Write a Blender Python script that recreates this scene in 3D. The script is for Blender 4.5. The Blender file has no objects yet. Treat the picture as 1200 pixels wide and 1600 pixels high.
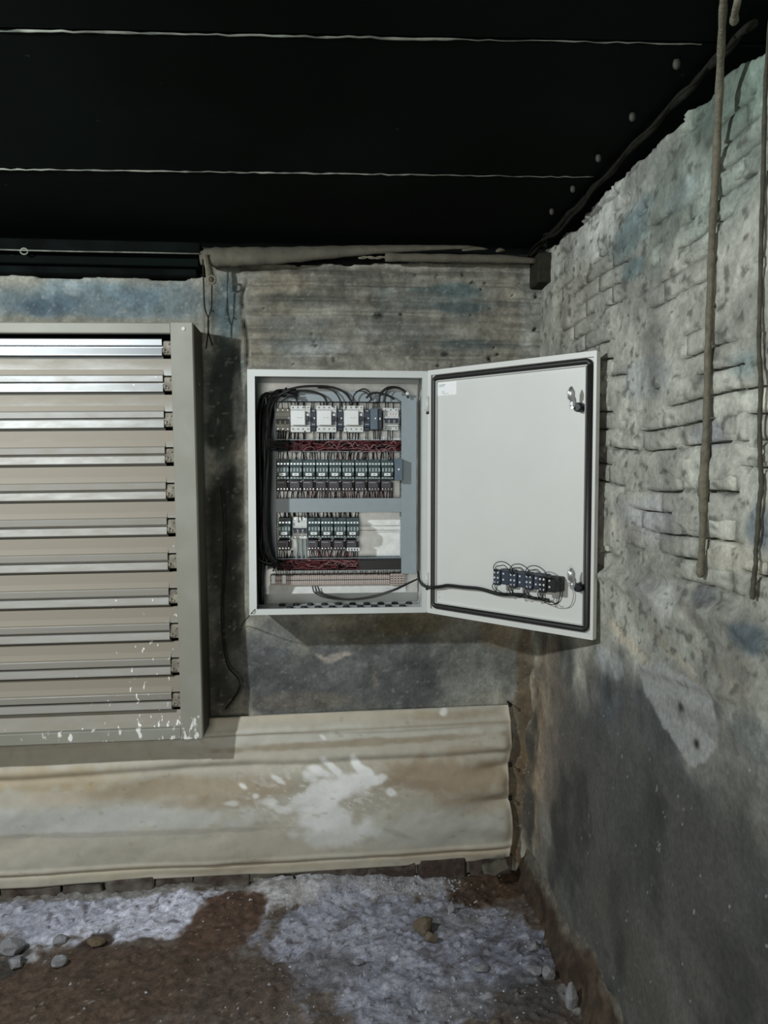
import bpy, bmesh, math, random
import numpy as np
from mathutils import Vector, Matrix

# ------------------------------------------------------------------ camera, world, light, exposure
SC = bpy.context.scene
COL = SC.collection
FPX, YAW, PITCH, CZ = 1190.0, math.radians(4.6), math.radians(3.03), 1.44
cam_d = bpy.data.cameras.new('camera')
cam_d.sensor_fit = 'VERTICAL'
cam_d.sensor_height = 36.0
cam_d.lens = FPX / 1600 * 36.0
cam_d.clip_start = 0.02
cam = bpy.data.objects.new('camera', cam_d)
COL.objects.link(cam)
cam.location = (0, 0, CZ)
cam.rotation_euler = (math.radians(90) - PITCH, 0, -YAW)
SC.camera = cam

WORLD_STRENGTH, WORLD_COLOR = 0.16, (0.80, 1.0, 0.97)
LAMP_LOC, LAMP_W, LAMP_COLOR, LAMP_R = (-1.55, 0.95, 2.10), 150.0, (0.92, 0.98, 1.0), 0.035
FILL_W, FILL_COLOR = 52.0, (1.0, 0.96, 0.88)     # added soft frontal fill behind the camera, from no known source
w = bpy.data.worlds.new('world')
SC.world = w
w.use_nodes = True
w.node_tree.nodes['Background'].inputs[0].default_value = (*WORLD_COLOR, 1)
w.node_tree.nodes['Background'].inputs[1].default_value = WORLD_STRENGTH
ld = bpy.data.lights.new('work_lamp', 'POINT')
ld.energy, ld.color, ld.shadow_soft_size = LAMP_W, LAMP_COLOR, LAMP_R
lo = bpy.data.objects.new('work_lamp', ld)
lo.location = LAMP_LOC
COL.objects.link(lo)
ad_ = bpy.data.lights.new('front_fill_light', 'AREA')
ad_.shape, ad_.size, ad_.size_y, ad_.energy, ad_.color = 'RECTANGLE', 1.1, 1.6, FILL_W, FILL_COLOR
ao = bpy.data.objects.new('front_fill_light', ad_)
ao.location = (-0.75, -2.4, 1.25); ao.rotation_euler = (math.radians(90), 0, 0)
COL.objects.link(ao)
SC.view_settings.view_transform = 'Standard'
SC.view_settings.look = 'None'
SC.view_settings.exposure = 0.08
SC.view_settings.gamma = 1.0
SC.view_settings.use_curve_mapping = False

# ------------------------------------------------------------------ measuring helpers (photo pixel -> point on a real plane)
_F = np.array([math.sin(YAW) * math.cos(PITCH), math.cos(YAW) * math.cos(PITCH), -math.sin(PITCH)])
_R = np.array([math.cos(YAW), -math.sin(YAW), 0.0])
_U = np.cross(_R, _F)
_C = np.array([0, 0, CZ])
def ray(px, py): return _F + (px - 600) / FPX * _R - (py - 800) / FPX * _U
def onY(px, py, Y): q = ray(px, py); return _C + q * (Y / q[1])
def onX(px, py, X): q = ray(px, py); return _C + q * (X / q[0])
def onZ(px, py, Z): q = ray(px, py); return _C + q * ((Z - CZ) / q[2])

WALL_Y, WALL_X, FLOOR_Z, CEIL_Z = 2.715, 0.785, -0.05, 2.24
rnd = random.Random(7)

# ------------------------------------------------------------------ noise (numpy)
def _tab(seed): return np.random.RandomState(seed).rand(256, 256)
_tabs = {}
def vnoise(x, y, seed=0):
    t = _tabs.setdefault(seed, _tab(seed))
    xi, yi = np.floor(x).astype(int), np.floor(y).astype(int)
    fx, fy = x - xi, y - yi
    fx, fy = fx * fx * (3 - 2 * fx), fy * fy * (3 - 2 * fy)
    a, b = t[xi & 255, yi & 255], t[(xi + 1) & 255, yi & 255]
    c, d = t[xi & 255, (yi + 1) & 255], t[(xi + 1) & 255, (yi + 1) & 255]
    return (a * (1 - fx) + b * fx) * (1 - fy) + (c * (1 - fx) + d * fx) * fy
def fbm(x, y, seed=0, octv=4, gain=0.5):
    s, a, n = 0, 1.0, 0.0
    for k in range(octv):
        s = s + a * vnoise(x * 2 ** k + 17.3 * k, y * 2 ** k + 9.1 * k, seed + k)
        n += a
        a *= gain
    return s / n
def sstep(a, b, x):
    t = np.clip((x - a) / (b - a), 0, 1)
    return t * t * (3 - 2 * t)
def lin(c):
    c = np.clip(np.asarray(c, float) / 255.0, 0, 1)
    return np.where(c <= 0.04045, c / 12.92, ((c + 0.055) / 1.055) ** 2.4)
def mixc(col, new, m): return col * (1 - m[..., None]) + np.array(new, float) * m[..., None]

def paint(u, v, base, blobs, seed, wob=0.55, ns=9.0, ustretch=1.0, soft=(1.25, .55)):
    """stains and painted shade with shapes of their own: blobs are (u, v, ru, rv, rot, colour, strength)"""
    col = np.zeros(u.shape + (3,)) + np.array(base, float)
    n1 = fbm(u * ns * ustretch, v * ns, seed, 4) - 0.5
    for i, (bu, bv, ru, rv, rot, c, st) in enumerate(blobs):
        du, dv = u - bu, v - bv
        ca, sa = math.cos(rot), math.sin(rot)
        a, b = (du * ca + dv * sa) / ru, (-du * sa + dv * ca) / rv
        dist = np.sqrt(a * a + b * b) + n1 * wob * 2
        col = mixc(col, c, st * sstep(soft[0], soft[1], dist))
    return col

# ------------------------------------------------------------------ materials
def S(r, g, b): return tuple(float(x) for x in lin((r, g, b)))
def new_mat(name):
    m = bpy.data.materials.new(name)
    m.use_nodes = True
    nt = m.node_tree
    return m, nt, nt.nodes, nt.links, nt.nodes['Principled BSDF']
def mat(name, rgb, rough=0.6, metal=0.0, amt=0.12, scale=40.0, bump=0.0, bscale=200.0, dark=None, dscale=6.0, damt=0.5):
    m, nt, N, L, B = new_mat(name)
    c = S(*rgb)
    geo = N.new('ShaderNodeNewGeometry')
    no = N.new('ShaderNodeTexNoise'); no.inputs['Scale'].default_value = scale; no.inputs['Detail'].default_value = 4
    L.new(geo.outputs['Position'], no.inputs['Vector'])
    rp = N.new('ShaderNodeMapRange')
    rp.inputs['From Min'].default_value, rp.inputs['From Max'].default_value = 0.3, 0.7
    rp.inputs['To Min'].default_value, rp.inputs['To Max'].default_value = 1 - amt, 1 + amt
    L.new(no.outputs['Fac'], rp.inputs['Value'])
    mx = N.new('ShaderNodeMix'); mx.data_type = 'RGBA'; mx.blend_type = 'MULTIPLY'; mx.inputs[0].default_value = 1
    mx.inputs[6].default_value = (*c, 1)
    L.new(rp.outputs[0], mx.inputs[7])
    out = mx.outputs[2]
    if dark:
        n2 = N.new('ShaderNodeTexNoise'); n2.inputs['Scale'].default_value = dscale; n2.inputs['Detail'].default_value = 6
        L.new(geo.outputs['Position'], n2.inputs['Vector'])
        r2 = N.new('ShaderNodeMapRange')
        r2.inputs['From Min'].default_value, r2.inputs['From Max'].default_value = 0.42, 0.68
        r2.inputs['To Max'].default_value = damt
        L.new(n2.outputs['Fac'], r2.inputs['Value'])
        m2 = N.new('ShaderNodeMix'); m2.data_type = 'RGBA'
        L.new(r2.outputs[0], m2.inputs[0]); L.new(out, m2.inputs[6]); m2.inputs[7].default_value = (*S(*dark), 1)
        out = m2.outputs[2]
    L.new(out, B.inputs['Base Color'])
    B.inputs['Roughness'].default_value = rough
    B.inputs['Metallic'].default_value = metal
    if bump:
        n3 = N.new('ShaderNodeTexNoise'); n3.inputs['Scale'].default_value = bscale; n3.inputs['Detail'].default_value = 5
        L.new(geo.outputs['Position'], n3.inputs['Vector'])
        bp = N.new('ShaderNodeBump'); bp.inputs['Strength'].default_value = bump; bp.inputs['Distance'].default_value = 0.004
        L.new(n3.outputs['Fac'], bp.inputs['Height']); L.new(bp.outputs[0], B.inputs['Normal'])
    return m
def attr_mat(name, rough=0.9, amt=0.24, scale=80.0, bump=0.6, bscale=150.0, spec=0.3, trans=0.0):
    m, nt, N, L, B = new_mat(name)
    at = N.new('ShaderNodeAttribute'); at.attribute_name = 'Col'
    geo = N.new('ShaderNodeNewGeometry')
    no = N.new('ShaderNodeTexNoise'); no.inputs['Scale'].default_value = scale; no.inputs['Detail'].default_value = 6; no.inputs['Roughness'].default_value = 0.65
    L.new(geo.outputs['Position'], no.inputs['Vector'])
    rp = N.new('ShaderNodeMapRange')
    rp.inputs['From Min'].default_value, rp.inputs['From Max'].default_value = 0.3, 0.7
    rp.inputs['To Min'].default_value, rp.inputs['To Max'].default_value = 1 - amt, 1 + amt
    L.new(no.outputs['Fac'], rp.inputs['Value'])
    mx = N.new('ShaderNodeMix'); mx.data_type = 'RGBA'; mx.blend_type = 'MULTIPLY'; mx.inputs[0].default_value = 1
    L.new(at.outputs['Color'], mx.inputs[6]); L.new(rp.outputs[0], mx.inputs[7])
    L.new(mx.outputs[2], B.inputs['Base Color'])
    B.inputs['Roughness'].default_value = rough
    B.inputs['Specular IOR Level'].default_value = spec
    if bump:
        n3 = N.new('ShaderNodeTexNoise'); n3.inputs['Scale'].default_value = bscale; n3.inputs['Detail'].default_value = 6
        L.new(geo.outputs['Position'], n3.inputs['Vector'])
        bp = N.new('ShaderNodeBump'); bp.inputs['Strength'].default_value = bump; bp.inputs['Distance'].default_value = 0.003
        L.new(n3.outputs['Fac'], bp.inputs['Height']); L.new(bp.outputs[0], B.inputs['Normal'])
    return m

M = {}
M['wall'] = attr_mat('dirty_plaster')
M['floor'] = attr_mat('powdered_soil', amt=0.34, scale=120, bump=0.6, bscale=210)
M['sheet'] = attr_mat('dusty_tarpaulin', rough=0.55, amt=0.07, scale=25, bump=0.12, bscale=60, spec=0.4)
M['enamel'] = mat('grey_enamel', (200, 204, 202), 0.38, amt=0.03, scale=14)
M['enamel_door'] = mat('door_enamel', (206, 207, 203), 0.42, amt=0.02, scale=8)
M['galv'] = mat('galvanised_plate', (226, 228, 226), 0.40, 0.25, amt=0.10, scale=40)
M['duct'] = mat('grey_duct_plastic', (142, 152, 158), 0.5, amt=0.03)
M['rubber'] = mat('black_rubber', (34, 33, 33), 0.45, amt=0.2, scale=90)
M['cable'] = mat('black_cable', (16, 17, 18), 0.45, amt=0.2)
M['maroon'] = mat('maroon_wire', (96, 40, 44), 0.5, amt=0.4, scale=60)
M['pinkwire'] = mat('pale_pink_wire', (150, 110, 112), 0.5, amt=0.3, scale=60)
M['breaker'] = mat('white_breaker_plastic', (205, 208, 206), 0.45, amt=0.04)
M['breaker_cover'] = mat('pale_breaker_cover', (220, 223, 222), 0.4, amt=0.03)
M['grey_plastic'] = mat('grey_breaker_plastic', (168, 168, 160), 0.5, amt=0.08)
M['navy'] = mat('navy_plastic', (46, 54, 68), 0.5, amt=0.15)
M['slate'] = mat('slate_blue_plastic', (88, 104, 116), 0.5, amt=0.08)
M['teal'] = mat('dark_teal_plastic', (54, 72, 76), 0.5, amt=0.2, scale=80)
M['teal_tier'] = mat('teal_tier_plastic', (92, 110, 112), 0.5, amt=0.15, scale=80)
M['relay'] = mat('dusty_relay_plastic', (64, 60, 66), 0.55, amt=0.3, scale=120)
M['black'] = mat('black_plastic', (18, 19, 22), 0.45, amt=0.1)
M['screw'] = mat('bright_screw', (225, 226, 228), 0.3, 0.3, amt=0.1)
M['window'] = mat('pale_contact_window', (150, 164, 164), 0.5, amt=0.1)
M['label'] = mat('white_label', (232, 234, 234), 0.6, amt=0.03)
M['ink'] = mat('grey_ink', (95, 100, 105), 0.7)
M['red'] = mat('red_mark', (170, 60, 60), 0.6)
M['terminal'] = mat('beige_terminal', (186, 172, 165), 0.55, amt=0.1, scale=100)
M['steel'] = mat('bright_steel', (205, 207, 210), 0.28, 0.8, amt=0.08)
M['frame'] = mat('dusty_grey_frame', (140, 140, 130), 0.6, 0.0, amt=0.06, scale=12, dark=(120, 116, 104), dscale=5, damt=0.5)
M['soot'] = mat('sooty_board', (5, 8, 7), 0.9, amt=0.5, scale=5, dark=(13, 20, 19), dscale=9, damt=0.8)
M['seam'] = mat('dusty_seam', (112, 116, 106), 0.9, amt=0.4, scale=30, dark=(40, 44, 42), dscale=14, damt=0.8)
M['pole'] = mat('dusty_pole', (88, 84, 72), 0.9, amt=0.2, scale=30, bump=0.6, bscale=60, dark=(70, 66, 56), dscale=8, damt=0.7)
M['mudcable'] = mat('mud_coated_cable', (104, 100, 86), 0.95, amt=0.25, scale=60, bump=0.8, bscale=150)
M['darkcable'] = mat('dusty_dark_cable', (34, 34, 29), 0.9, amt=0.3, scale=50, bump=0.5)
M['stone'] = mat('grey_stone', (128, 128, 132), 0.9, amt=0.25, scale=60, bump=0.6)
M['mud'] = mat('brown_mud', (92, 78, 60), 0.95, amt=0.3, scale=30, bump=0.9, bscale=80, dark=(112, 104, 92), dscale=7, damt=0.8)
M['oldbrick'] = mat('dirty_red_brick', (62, 50, 44), 0.95, amt=0.35, scale=50, bump=0.7, dark=(110, 106, 98), dscale=14, damt=0.9)
M['clipmetal'] = mat('dirty_clip_metal', (134, 128, 116), 0.6, 0.1, amt=0.3, scale=90, dark=(84, 78, 68), dscale=40, damt=0.7)
M['sideface'] = mat('shaded_frame_side', (78, 74, 60), 0.8, amt=0.15, scale=10)  # darker than the frame front: shade put into the side's colour
M['olivecable'] = mat('olive_dusty_cable', (70, 69, 58), 0.95, amt=0.3, scale=60, bump=0.6)
M['knob'] = mat('pale_clip', (58, 58, 53), 0.7, amt=0.1)
M['timber'] = mat('sooty_timber', (46, 46, 38), 0.9, amt=0.3, scale=40, bump=0.6)
M['grommet'] = mat('dark_grommet', (30, 34, 40), 0.5, amt=0.2)
M['gravel'] = mat('pale_gravel', (150, 150, 156), 0.9, amt=0.45, scale=45, bump=0.5)

for k_ in ('soot', 'darkcable', 'timber'): M[k_].node_tree.nodes['Principled BSDF'].inputs['Specular IOR Level'].default_value = 0.08
def slat_material():
    m, nt, N, L, B = new_mat('dusty_aluminium_slat')
    geo = N.new('ShaderNodeNewGeometry')
    sep = N.new('ShaderNodeSeparateXYZ'); L.new(geo.outputs['Position'], sep.inputs[0])
    mp = N.new('ShaderNodeMapping'); mp.inputs['Scale'].default_value = (4.0, 8.0, 14.0)
    L.new(geo.outputs['Position'], mp.inputs['Vector'])
    n1 = N.new('ShaderNodeTexNoise'); n1.inputs['Scale'].default_value = 2.2; n1.inputs['Detail'].default_value = 7; n1.inputs['Roughness'].default_value = 0.65
    L.new(mp.outputs[0], n1.inputs['Vector'])
    # dust settles more thickly on the lower slats
    h = N.new('ShaderNodeMapRange'); h.inputs['From Min'].default_value, h.inputs['From Max'].default_value = 1.95, 1.5
    h.inputs['To Min'].default_value, h.inputs['To Max'].default_value = -0.12, 0.27
    L.new(sep.outputs['Z'], h.inputs['Value'])
    nm = N.new('ShaderNodeMapRange'); nm.inputs['To Min'].default_value, nm.inputs['To Max'].default_value = 0.25, 0.75
    L.new(n1.outputs['Fac'], nm.inputs['Value'])
    ad = N.new('ShaderNodeMath'); L.new(nm.outputs[0], ad.inputs[0]); L.new(h.outputs[0], ad.inputs[1])
    at = N.new('ShaderNodeAttribute'); at.attribute_name = 'Col'
    ad2 = N.new('ShaderNodeMath'); L.new(ad.outputs[0], ad2.inputs[0]); L.new(at.outputs['Fac'], ad2.inputs[1])
    dust = N.new('ShaderNodeMapRange'); dust.inputs['From Min'].default_value, dust.inputs['From Max'].default_value = 0.45, 1.0
    L.new(ad2.outputs[0], dust.inputs['Value'])
    mx = N.new('ShaderNodeMix'); mx.data_type = 'RGBA'
    L.new(dust.outputs[0], mx.inputs[0]); mx.inputs[6].default_value = (*S(150, 154, 157), 1); mx.inputs[7].default_value = (*S(140, 133, 120), 1)
    col = mx.outputs[2]
    # powder splashes thrown on the lower right slats
    mp2 = N.new('ShaderNodeMapping'); mp2.inputs['Scale'].default_value = (1.0, 0.2, 0.5); mp2.inputs['Rotation'].default_value = (0, math.radians(38), 0)
    L.new(geo.outputs['Position'], mp2.inputs['Vector'])
    n2 = N.new('ShaderNodeTexNoise'); n2.inputs['Scale'].default_value = 75; n2.inputs['Detail'].default_value = 2
    L.new(mp2.outputs[0], n2.inputs['Vector'])
    zr = N.new('ShaderNodeMapRange'); zr.inputs['From Min'].default_value, zr.inputs['From Max'].default_value = 1.15, 0.6
    zr.inputs['To Min'].default_value, zr.inputs['To Max'].default_value = 0.0, 0.10
    L.new(sep.outputs['Z'], zr.inputs['Value'])
    xr = N.new('ShaderNodeMapRange'); xr.inputs['From Min'].default_value, xr.inputs['From Max'].default_value = -1.0, -0.4
    xr.inputs['To Min'].default_value, xr.inputs['To Max'].default_value = -0.06, 0.09
    L.new(sep.outputs['X'], xr.inputs['Value'])
    a1 = N.new('ShaderNodeMath'); L.new(n2.outputs['Fac'], a1.inputs[0]); L.new(zr.outputs[0], a1.inputs[1])
    a2 = N.new('ShaderNodeMath'); L.new(a1.outputs[0], a2.inputs[0]); L.new(xr.outputs[0], a2.inputs[1])
    sp = N.new('ShaderNodeMapRange'); sp.inputs['From Min'].default_value, sp.inputs['From Max'].default_value = 0.80, 0.84
    L.new(a2.outputs[0], sp.inputs['Value'])
    m3 = N.new('ShaderNodeMix'); m3.data_type = 'RGBA'
    L.new(sp.outputs[0], m3.inputs[0]); L.new(col, m3.inputs[6]); m3.inputs[7].default_value = (*S(232, 232, 228), 1)
    L.new(m3.outputs[2], B.inputs['Base Color'])
    mt = N.new('ShaderNodeMapRange'); mt.inputs['To Min'].default_value, mt.inputs['To Max'].default_value = 0.7, 0.05
    L.new(dust.outputs[0], mt.inputs['Value']); L.new(mt.outputs[0], B.inputs['Metallic'])
    rg = N.new('ShaderNodeMapRange'); rg.inputs['To Min'].default_value, rg.inputs['To Max'].default_value = 0.40, 0.66
    L.new(dust.outputs[0], rg.inputs['Value']); L.new(rg.outputs[0], B.inputs['Roughness'])
    return m
M['slat'] = slat_material()

def splash_material():
    """frame paint with white powder splashes at its low right corner"""
    m = mat('splashed_grey_frame', (140, 140, 130), 0.6, 0.0, amt=0.06, scale=12, dark=(122, 118, 106), dscale=5, damt=0.5)
    nt = m.node_tree; N, L = nt.nodes, nt.links; B = N['Principled BSDF']
    src = B.inputs['Base Color'].links[0].from_socket
    geo = N.new('ShaderNodeNewGeometry'); sep = N.new('ShaderNodeSeparateXYZ'); L.new(geo.outputs['Position'], sep.inputs[0])
    mp2 = N.new('ShaderNodeMapping'); mp2.inputs['Scale'].default_value = (1.0, 0.2, 0.45); mp2.inputs['Rotation'].default_value = (0, math.radians(38), 0)
    L.new(geo.outputs['Position'], mp2.inputs['Vector'])
    n2 = N.new('ShaderNodeTexNoise'); n2.inputs['Scale'].default_value = 45; n2.inputs['Detail'].default_value = 3
    L.new(mp2.outputs[0], n2.inputs['Vector'])
    zr = N.new('ShaderNodeMapRange'); zr.inputs['From Min'].default_value, zr.inputs['From Max'].default_value = 0.80, 0.62
    zr.inputs['To Min'].default_value, zr.inputs['To Max'].default_value = -0.2, 0.13
    L.new(sep.outputs['Z'], zr.inputs['Value'])
    a1 = N.new('ShaderNodeMath'); L.new(n2.outputs['Fac'], a1.inputs[0]); L.new(zr.outputs[0], a1.inputs[1])
    xr = N.new('ShaderNodeMapRange'); xr.inputs['From Min'].default_value, xr.inputs['From Max'].default_value = -1.0, -0.55
    xr.inputs['To Min'].default_value, xr.inputs['To Max'].default_value = -0.1, 0.0
    L.new(sep.outputs['X'], xr.inputs['Value'])
    a2 = N.new('ShaderNodeMath'); L.new(a1.outputs[0], a2.inputs[0]); L.new(xr.outputs[0], a2.inputs[1])
    sp = N.new('ShaderNodeMapRange'); sp.inputs['From Min'].default_value, sp.inputs['From Max'].default_value = 0.69, 0.74
    L.new(a2.outputs[0], sp.inputs['Value'])
    m3 = N.new('ShaderNodeMix'); m3.data_type = 'RGBA'
    L.new(sp.outputs[0], m3.inputs[0]); L.new(src, m3.inputs[6]); m3.inputs[7].default_value = (*S(228, 228, 224), 1)
    L.new(m3.outputs[2], B.inputs['Base Color'])
    return m
M['splash_frame'] = splash_material()

def ceiling_material():
    m, nt, N, L, B = new_mat('sooty_ceiling_panel')
    geo = N.new('ShaderNodeNewGeometry')
    n1 = N.new('ShaderNodeTexNoise'); n1.inputs['Scale'].default_value = 1.6; n1.inputs['Detail'].default_value = 6
    L.new(geo.outputs['Position'], n1.inputs['Vector'])
    r = N.new('ShaderNodeValToRGB'); r.color_ramp.elements[0].position, r.color_ramp.elements[1].position = 0.35, 0.75
    r.color_ramp.elements[0].color = (*S(2, 6, 4), 1); r.color_ramp.elements[1].color = (*S(9, 20, 16), 1)
    L.new(n1.outputs['Fac'], r.inputs[0])
    n2 = N.new('ShaderNodeTexNoise'); n2.inputs['Scale'].default_value = 26; n2.inputs['Detail'].default_value = 3
    L.new(geo.outputs['Position'], n2.inputs['Vector'])
    s = N.new('ShaderNodeMapRange'); s.inputs['From Min'].default_value, s.inputs['From Max'].default_value = 0.74, 0.80; s.inputs['To Max'].default_value = 0.5
    L.new(n2.outputs['Fac'], s.inputs['Value'])
    mx = N.new('ShaderNodeMix'); mx.data_type = 'RGBA'; L.new(s.outputs[0], mx.inputs[0]); L.new(r.outputs[0], mx.inputs[6]); mx.inputs[7].default_value = (*S(90, 96, 90), 1)
    L.new(mx.outputs[2], B.inputs['Base Color'])
    B.inputs['Roughness'].default_value = 0.75; B.inputs['Specular IOR Level'].default_value = 0.06
    return m
M['ceiling'] = ceiling_material()

# ------------------------------------------------------------------ object helpers
def tag(o, label=None, cat=None, group=None, kind=None):
    if label: o['label'] = label
    if cat: o['category'] = cat
    if group: o['group'] = group
    if kind: o['kind'] = kind
    return o
def empty(name, loc, label=None, cat=None, group=None, rotz=0.0, kind=None):
    o = bpy.data.objects.new(name, None)
    o.empty_display_size = 0.05
    o.location = loc; o.rotation_euler = (0, 0, rotz)
    COL.objects.link(o)
    return tag(o, label, cat, group, kind)
def root_loc(o):
    v = Vector((0, 0, 0))
    while o is not None:
        v += Vector(o.location); o = o.parent
    return v
def copy_tree(o, parent=None):
    c = o.copy(); COL.objects.link(c)
    if parent is not None: c.parent = parent
    for ch in list(o.children): copy_tree(ch, c)
    return c
def spline(pts, n=6):
    pts = [Vector(p) for p in pts]
    if len(pts) < 3: return pts
    P = [pts[0] * 2 - pts[1]] + pts + [pts[-1] * 2 - pts[-2]]
    out = []
    for i in range(1, len(P) - 2):
        a, b, c, d = P[i - 1], P[i], P[i + 1], P[i + 2]
        for k in range(n):
            t = k / n
            out.append(0.5 * ((2 * b) + (c - a) * t + (2 * a - 5 * b + 4 * c - d) * t * t + (3 * b - a - 3 * c + d) * t ** 3))
    out.append(pts[-1])
    return out
class MB:
    def __init__(self): self.v, self.f, self.m, self.sm = [], [], [], []
    def add(self, vs, fs, mi=0, smooth=False):
        o = len(self.v); self.v += [tuple(p) for p in vs]
        for f in fs: self.f.append(tuple(i + o for i in f)); self.m.append(mi); self.sm.append(smooth)
        return self
    def box(self, x0, x1, y0, y1, z0, z1, ch=0.0, mi=0):
        x0, x1 = min(x0, x1), max(x0, x1); y0, y1 = min(y0, y1), max(y0, y1); z0, z1 = min(z0, z1), max(z0, z1)
        if ch <= 0:
            vs = [(x, y, z) for x in (x0, x1) for y in (y0, y1) for z in (z0, z1)]
            return self.add(vs, [(0, 1, 3, 2), (4, 6, 7, 5), (0, 4, 5, 1), (2, 3, 7, 6), (0, 2, 6, 4), (1, 5, 7, 3)], mi)
        c = min(ch, (x1 - x0) * .45, (y1 - y0) * .45, (z1 - z0) * .45)
        b = bmesh.new()
        mt = Matrix.Translation(((x0 + x1) / 2, (y0 + y1) / 2, (z0 + z1) / 2)) @ Matrix.Diagonal((x1 - x0, y1 - y0, z1 - z0, 1))
        bmesh.ops.create_cube(b, size=1, matrix=mt)
        bmesh.ops.bevel(b, geom=list(b.edges), offset=c, segments=1, affect='EDGES')
        b.verts.index_update()
        self.add([v.co for v in b.verts], [[v.index for v in f.verts] for f in b.faces], mi)
        b.free()
        return self
    def tube(self, pts, r, n=8, mi=0, flat=1.0):
        pts = [Vector(p) for p in pts]
        rs = r if isinstance(r, (list, tuple)) else [r] * len(pts)
        up = None; vs, fs = [], []
        for i, p in enumerate(pts):
            t = (pts[min(i + 1, len(pts) - 1)] - pts[max(i - 1, 0)])
            if t.length < 1e-9: t = Vector((0, 0, 1))
            t.normalize()
            if up is None:
                up = t.orthogonal().normalized()
            up = (up - t * up.dot(t))
            if up.length < 1e-6: up = t.orthogonal()
            up.normalize(); sd = t.cross(up)
            for k in range(n):
                a = 2 * math.pi * k / n
                vs.append(p + (up * math.cos(a) + sd * math.sin(a) * flat) * rs[i])
        for i in range(len(pts) - 1):
            for k in range(n):
                fs.append((i * n + k, i * n + (k + 1) % n, (i + 1) * n + (k + 1) % n, (i + 1) * n + k))
        self.add(vs, fs, mi, True)
        o = len(self.v) - len(vs)
        self.f += [tuple(range(o + n - 1, o - 1, -1)), tuple(range(o + (len(pts) - 1) * n, o + len(pts) * n))]
        self.m += [mi, mi]; self.sm += [False, False]
        return self
    def cyl(self, a, b, r, n=12, mi=0): return self.tube([a, b], r, n, mi)
    def prism(self, prof, x0, x1, mi=0, close=True):
        """profile [(y,z)...] extruded along x"""
        n = len(prof)
        vs = [(x0, y, z) for y, z in prof] + [(x1, y, z) for y, z in prof]
        fs = [(i, (i + 1) % n, n + (i + 1) % n, n + i) for i in range(n if close else n - 1)]
        if close: fs += [tuple(range(n - 1, -1, -1)), tuple(range(n, 2 * n))]
        return self.add(vs, fs, mi)
    def build(self, name, mats, parent=None, recalc=True, local=False, smooth=None):
        me = bpy.data.meshes.new(name)
        off = Vector((0, 0, 0))
        if parent is not None and not local: off = root_loc(parent)
        me.from_pydata([(p[0] - off.x, p[1] - off.y, p[2] - off.z) for p in self.v], [], self.f)
        mats = mats if isinstance(mats, (list, tuple)) else [mats]
        for q in mats: me.materials.append(M[q] if isinstance(q, str) else q)
        me.polygons.foreach_set('material_index', self.m)
        me.polygons.foreach_set('use_smooth', self.sm if smooth is None else [smooth] * len(self.f))
        if recalc:
            b = bmesh.new(); b.from_mesh(me); bmesh.ops.recalc_face_normals(b, faces=b.faces); b.to_mesh(b and me); b.free()
        o = bpy.data.objects.new(name, me)
        COL.objects.link(o)
        if parent is not None: o.parent = parent
        if name in ('terminal_screws', 'terminal_holes', 'contact_windows', 'print', 'red_mark'): o['kind'] = 'stuff'
        return o
def set_origin(o):
    """move a parentless mesh's origin to the middle of its base"""
    me = o.data
    n = len(me.vertices); a = np.zeros(n * 3); me.vertices.foreach_get('co', a); a = a.reshape(-1, 3)
    lo_, hi = a.min(0), a.max(0)
    c = np.array([(lo_[0] + hi[0]) / 2, (lo_[1] + hi[1]) / 2, lo_[2]])
    a -= c; me.vertices.foreach_set('co', a.ravel()); o.location = o.location + Vector(c)
    return o
def grid_obj(name, P, colr, m, parent=None, flip=False):
    """P: (nu, nv, 3) points, colr: (nu, nv, 3) sRGB 0..255"""
    nu, nv = P.shape[:2]
    idx = np.arange(nu * nv).reshape(nu, nv)
    q = np.stack([idx[:-1, :-1], idx[1:, :-1], idx[1:, 1:], idx[:-1, 1:]], -1).reshape(-1, 4)
    if flip: q = q[:, ::-1]
    me = bpy.data.meshes.new(name)
    me.vertices.add(nu * nv); me.vertices.foreach_set('co', P.reshape(-1).astype(np.float32))
    me.loops.add(q.size); me.loops.foreach_set('vertex_index', q.reshape(-1).astype(np.int32))
    me.polygons.add(len(q)); me.polygons.foreach_set('loop_start', np.arange(0, q.size, 4, dtype=np.int32))
    me.update(calc_edges=True)
    me.polygons.foreach_set('use_smooth', np.ones(len(q), bool))
    set_col(me, colr.reshape(-1, 3))
    me.materials.append(m)
    o = bpy.data.objects.new(name, me); COL.objects.link(o)
    if parent is not None: o.parent = parent
    return o
def set_col(me, c255):
    ca = me.color_attributes.new('Col', 'FLOAT_COLOR', 'POINT')
    c = np.ones((len(me.vertices), 4), np.float32); c[:, :3] = lin(c255)
    ca.data.foreach_set('color', c.ravel())

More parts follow.
